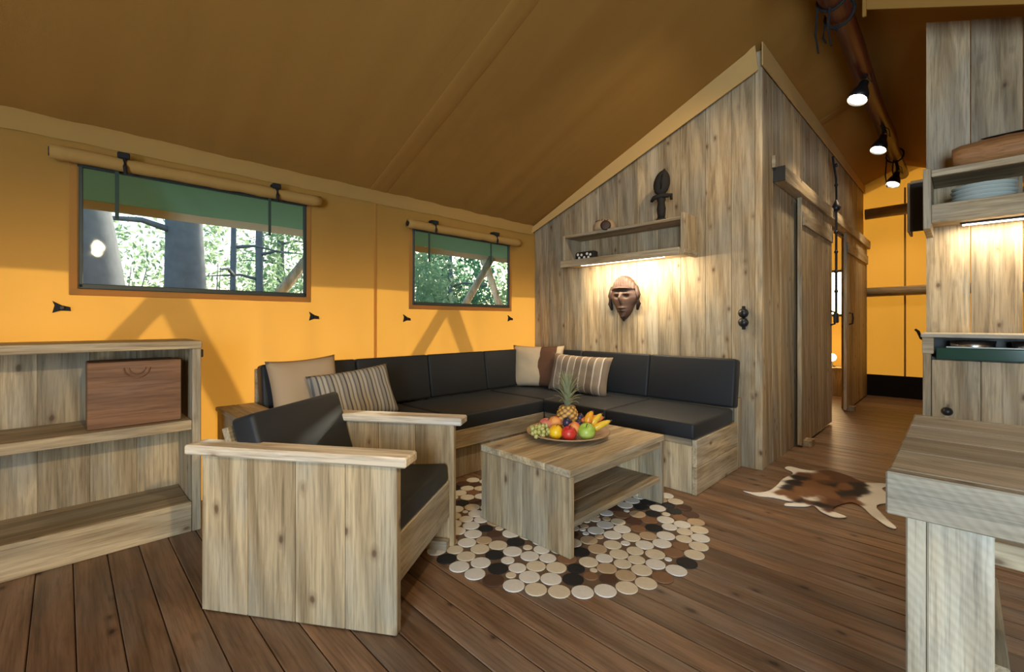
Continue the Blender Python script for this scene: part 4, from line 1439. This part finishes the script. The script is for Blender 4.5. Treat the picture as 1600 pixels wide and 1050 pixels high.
ctp = root('worktop', (0.45, 3.68, 0.9625))
tag(ctp, 'thin timber worktop on the kitchen cabinet', 'worktop')
box('board', (-0.61, -0.20, 0.0), (0.84, -0.02, 0.022), PX, ctp, 0.003)
box('board', (-0.61, -0.018, 0.0), (0.84, 0.178, 0.022), PX, ctp, 0.003)
for i, (a, lab) in enumerate(((-0.40, 'shiny steel pot under the kitchen worktop edge at left'), (-0.16, 'shiny steel bowl under the kitchen worktop edge at right'))):
    o = link('steel_bowl', lathe_mesh([(0, 0), (0.06, 0), (0.088, 0.045), (0.094, 0.092), (0.089, 0.092), (0.082, 0.045), (0.055, 0.006), (0, 0.006)], 24), STEEL, None, (0.45 + a, 3.62, 0.8515), smooth=True)
    tag(o, lab, 'bowl')
link('drawer_knob', lathe_mesh([(0, 0), (0.02, 0), (0.024, 0.012), (0.016, 0.03), (0, 0.034)], 14), BLACK, kc, (-0.50, -0.184, 0.55), (R(90), 0, 0), smooth=True)
hs = root('hanging_strap', (-0.33, Y1 - 0.03, 0.92))
tag(hs, 'short black strap with hook on the end wall canvas', 'strap')
link('webbing', tube_mesh([(-0.10, 0, 0.03), (-0.07, -0.01, 0.0), (-0.04, -0.02, -0.09), (0.0, -0.01, -0.12)], [0.014, 0.018, 0.018, 0.012], 6), STRAPM, hs)

# ------------------------------------------------------------------ dining table and bench
dt = root('dining_table', (0.50, 1.55, 0))
tag(dt, 'pale weathered timber dining table cut off by the right edge', 'table')
for i in range(4):
    a = -0.349 + i * 0.182
    box('top_plank', (-0.604, a + 0.0008, 0.712), (0.70, a + 0.1812, 0.75), PX, dt, 0.004)
box('front_fascia', (-0.606, -0.380, 0.665), (0.70, -0.350, 0.750), PX, dt, 0.003)
box('back_fascia', (-0.606, 0.380, 0.665), (0.70, 0.410, 0.750), PX, dt, 0.003)
box('end_fascia', (-0.606, -0.349, 0.665), (-0.576, 0.349, 0.7115), PY, dt, 0.003)
for sx, sy in ((-0.577, -0.349), (0.55, -0.349), (-0.577, 0.229), (0.55, 0.229)):
    lg = box('leg', (sx + 0.0305, sy, 0.0), (sx + 0.122, sy + 0.03, 0.664), PZ, dt, 0.003)
    box('leg_board', (sx + 0.030 - (sx + 0.07625) - 0.0305, -0.015, -0.332), (sx + 0.0295 - (sx + 0.07625), 0.105, 0.332), PZ, lg, 0.003)
bn = root('bench', (0.50, 1.98, 0))
tag(bn, 'wooden bench behind the dining table', 'bench')
box('seat_plank', (-0.52, -0.18, 0.385), (0.8, -0.002, 0.448), WX, bn, 0.003)
box('seat_plank', (-0.52, 0.0, 0.385), (0.8, 0.178, 0.448), WX, bn, 0.003)
for sx in (-0.53, 0.62):
    box('foot_beam', (sx + 0.03, -0.30, 0.0), (sx + 0.12, 0.28, 0.175), WY, bn, 0.004)
    box('post', (sx + 0.01 - 0.01, -0.08, 0.176), (sx + 0.075, 0.08, 0.384), WZ, bn, 0.003)

# warm pendant over the kitchen side of the room, lighting the bookcase
pd = root('pendant_lamp', (1.45, 0.30, 2.0))
tag(pd, 'black cone pendant lamp over the kitchen side of the tent', 'lamp')
link('shade', lathe_mesh([(0.14, -0.02), (0.142, -0.02), (0.05, 0.16), (0.0, 0.17), (0.0, 0.165), (0.046, 0.155), (0.136, -0.02)], 24), BLACK, pd, smooth=True)
link('bulb', lathe_mesh([(0, -0.01), (0.03, 0.0), (0.038, 0.03), (0.02, 0.08), (0, 0.09)], 14), SPOTGLOW, pd, smooth=True)
link('cable', tube_mesh([(0, 0, 0.165), (0, 0, 0.29)], 0.004, 6), BLACK, pd)
add_light('pendant_beam', 'SPOT', (1.43, 0.30, 1.97), 210.0, (1.0, 0.74, 0.42), aim=(-2.75, 0.35, 0.62), spot_size=R(36), spot_blend=0.8, shadow_soft_size=0.04)
add_light('pendant_warm_fill', 'POINT', (1.45, 0.30, 1.96), 14.0, (1.0, 0.74, 0.42), shadow_soft_size=0.06)  # broad warm fill for the room, added at the pendant

# ------------------------------------------------------------------ outside: poles, ground, trees
gr = box('ground', (-40, -30, -0.45), (30, 45, -0.35), GROUND, None, 0)
tag(gr, 'forest floor around the tent', kind='structure')
for i, (ya, lab) in enumerate(((1.57, 'pale wooden pole pair outside hidden between the windows'), (3.54, 'pale wooden pole pair seen through the foliage window'),
                               (5.6, 'pale wooden pole pair outside beyond the plank gable wall'), (-0.45, 'pale wooden pole pair outside near the tent front'))):
    t = root('support_poles', (-4.0, ya, -0.35))
    tag(t, lab, 'poles', 'poles under the fly eaves')
    H_ = 2.14
    link('pole', tube_mesh([(0, 0.0, H_), (0.0, 0.95, 0.0)], 0.042, 10), POLEM, t, smooth=True)
    link('pole', tube_mesh([(0.06, 0.06, H_ + 0.02), (0.06, -1.05, 0.62)], 0.042, 10), POLEM, t, smooth=True)


def tree_trunk(name, x, y, r0, lean, h, label):
    t = root(name, (x, y, -0.36))
    tag(t, label, 'tree')
    pts, rad = [], []
    for k in range(13):
        q = k / 12
        pts.append((0.05 * mnoise.noise((q * 4, x, y)), lean * q * h, q * h))
        rad.append(r0 * (1.18 - 0.5 * q) + 0.01 * mnoise.noise((q * 9, y, x)))
    link('trunk', tube_mesh(pts, rad, 18), BARK, t, smooth=True)
    for k in range(4):
        zz = 2.6 + 0.7 * k
        a = k * 2.1 + x
        link('branch', tube_mesh([(0, lean * zz, zz), (0.5 * math.cos(a), lean * zz + 0.5 * math.sin(a), zz + 0.1), (1.3 * math.cos(a), lean * zz + 1.3 * math.sin(a), zz + 0.0)], [0.05, 0.035, 0.012], 7), BARK, t, smooth=True)
    return t


tree_trunk('pine_tree', -6.0, 0.33, 0.33, -0.125, 5.5, 'thick leaning grey trunk at the left of the wide window')
tree_trunk('pine_tree', -7.5, 1.215, 0.225, -0.02, 6.0, 'straight grey trunk in the middle of the wide window')
tree_trunk('pine_tree', -14.0, 3.9, 0.10, 0.0, 7.0, 'thin far trunk in the wide window')
tree_trunk('pine_tree', -16.0, 5.1, 0.12, 0.0, 7.0, 'slim far trunk at the right of the wide window')
tree_trunk('pine_tree', -12.0, 9.1, 0.08, 0.0, 5.0, 'thin pale trunk in the foliage window')
tree_trunk('pine_tree', -13.0, 3.0, 0.07, 0.01, 6.0, 'thin dark trunk beside the straight grey trunk')


def bush(name, x, y, rx, rz, n, mat, label, size=0.11, z0=0.0):
    t = root(name, (x, y, -0.36))
    tag(t, label, 'bush')
    verts, faces = [], []
    rnd = random.Random(hash((round(x * 10), round(y * 10))) & 0xffff)
    for _ in range(n):
        while True:
            p = Vector((rnd.uniform(-1, 1), rnd.uniform(-1, 1), rnd.uniform(-1, 1)))
            if 0.25 < p.length < 1 and mnoise.noise((p.x * 2.4 + x, p.y * 2.4 + y, p.z * 2.4)) > -0.12:
                break
        c = Vector((p.x * rx, p.y * rx, z0 + rz + p.z * rz))
        a = Vector((rnd.gauss(0, 1), rnd.gauss(0, 1), rnd.gauss(0, 1))).normalized()
        b_ = a.cross(Vector((rnd.gauss(0, 1), rnd.gauss(0, 1), rnd.gauss(0, 1)))).normalized()
        s = size * rnd.uniform(0.6, 1.3)
        i = len(verts)
        verts += [c - a * s, c + b_ * s * 0.42, c + a * s, c - b_ * s * 0.42]
        faces.append((i, i + 1, i + 2, i + 3))
    me = bpy.data.meshes.new('foliage')
    me.from_pydata([tuple(v) for v in verts], [], faces)
    f = link('foliage', me, mat, t)
    f['kind'] = 'stuff'
    for k in range(5):
        a = k * 1.3
        link('stem', tube_mesh([(0.1 * math.cos(a), 0.1 * math.sin(a), 0), (0.4 * rx * math.cos(a), 0.4 * rx * math.sin(a), z0 + rz * 1.2)], [0.035, 0.012], 6), BARK, t)
    return t


BUSH = [(-15.0, 5.3, 1.5, 2.7, 3000, LEAF1, 'light green bush right of the trunks in the wide window'),
        (-17.0, 3.4, 1.5, 2.7, 1700, LEAF1, 'sparse pale bush between the trunks far behind'),
        (-19.0, 1.2, 1.9, 2.7, 1500, LEAF1, 'sparse bush behind the leaning trunk'),
        (-11.5, 7.2, 1.4, 2.5, 4200, LEAF1, 'green bush at the left of the foliage window'),
        (-13.0, 10.2, 1.5, 2.6, 4600, LEAF2, 'dense dark green bush in the middle of the foliage window'),
        (-12.5, 13.3, 1.5, 2.4, 3600, LEAF1, 'fresh green bush at the right of the foliage window'),
        (-20.0, 15.0, 3.2, 2.9, 4000, LEAF2, 'far dark thicket behind the foliage window bushes'),
        (-25.0, 8.0, 3.0, 2.9, 2600, LEAF2, 'far thicket behind the wide window'),
        (-5.5, 16.0, 2.2, 1.7, 2500, LEAF1, 'green bush beyond the bedroom window')]
for b_ in BUSH:
    bush('leafy_bush', *b_)
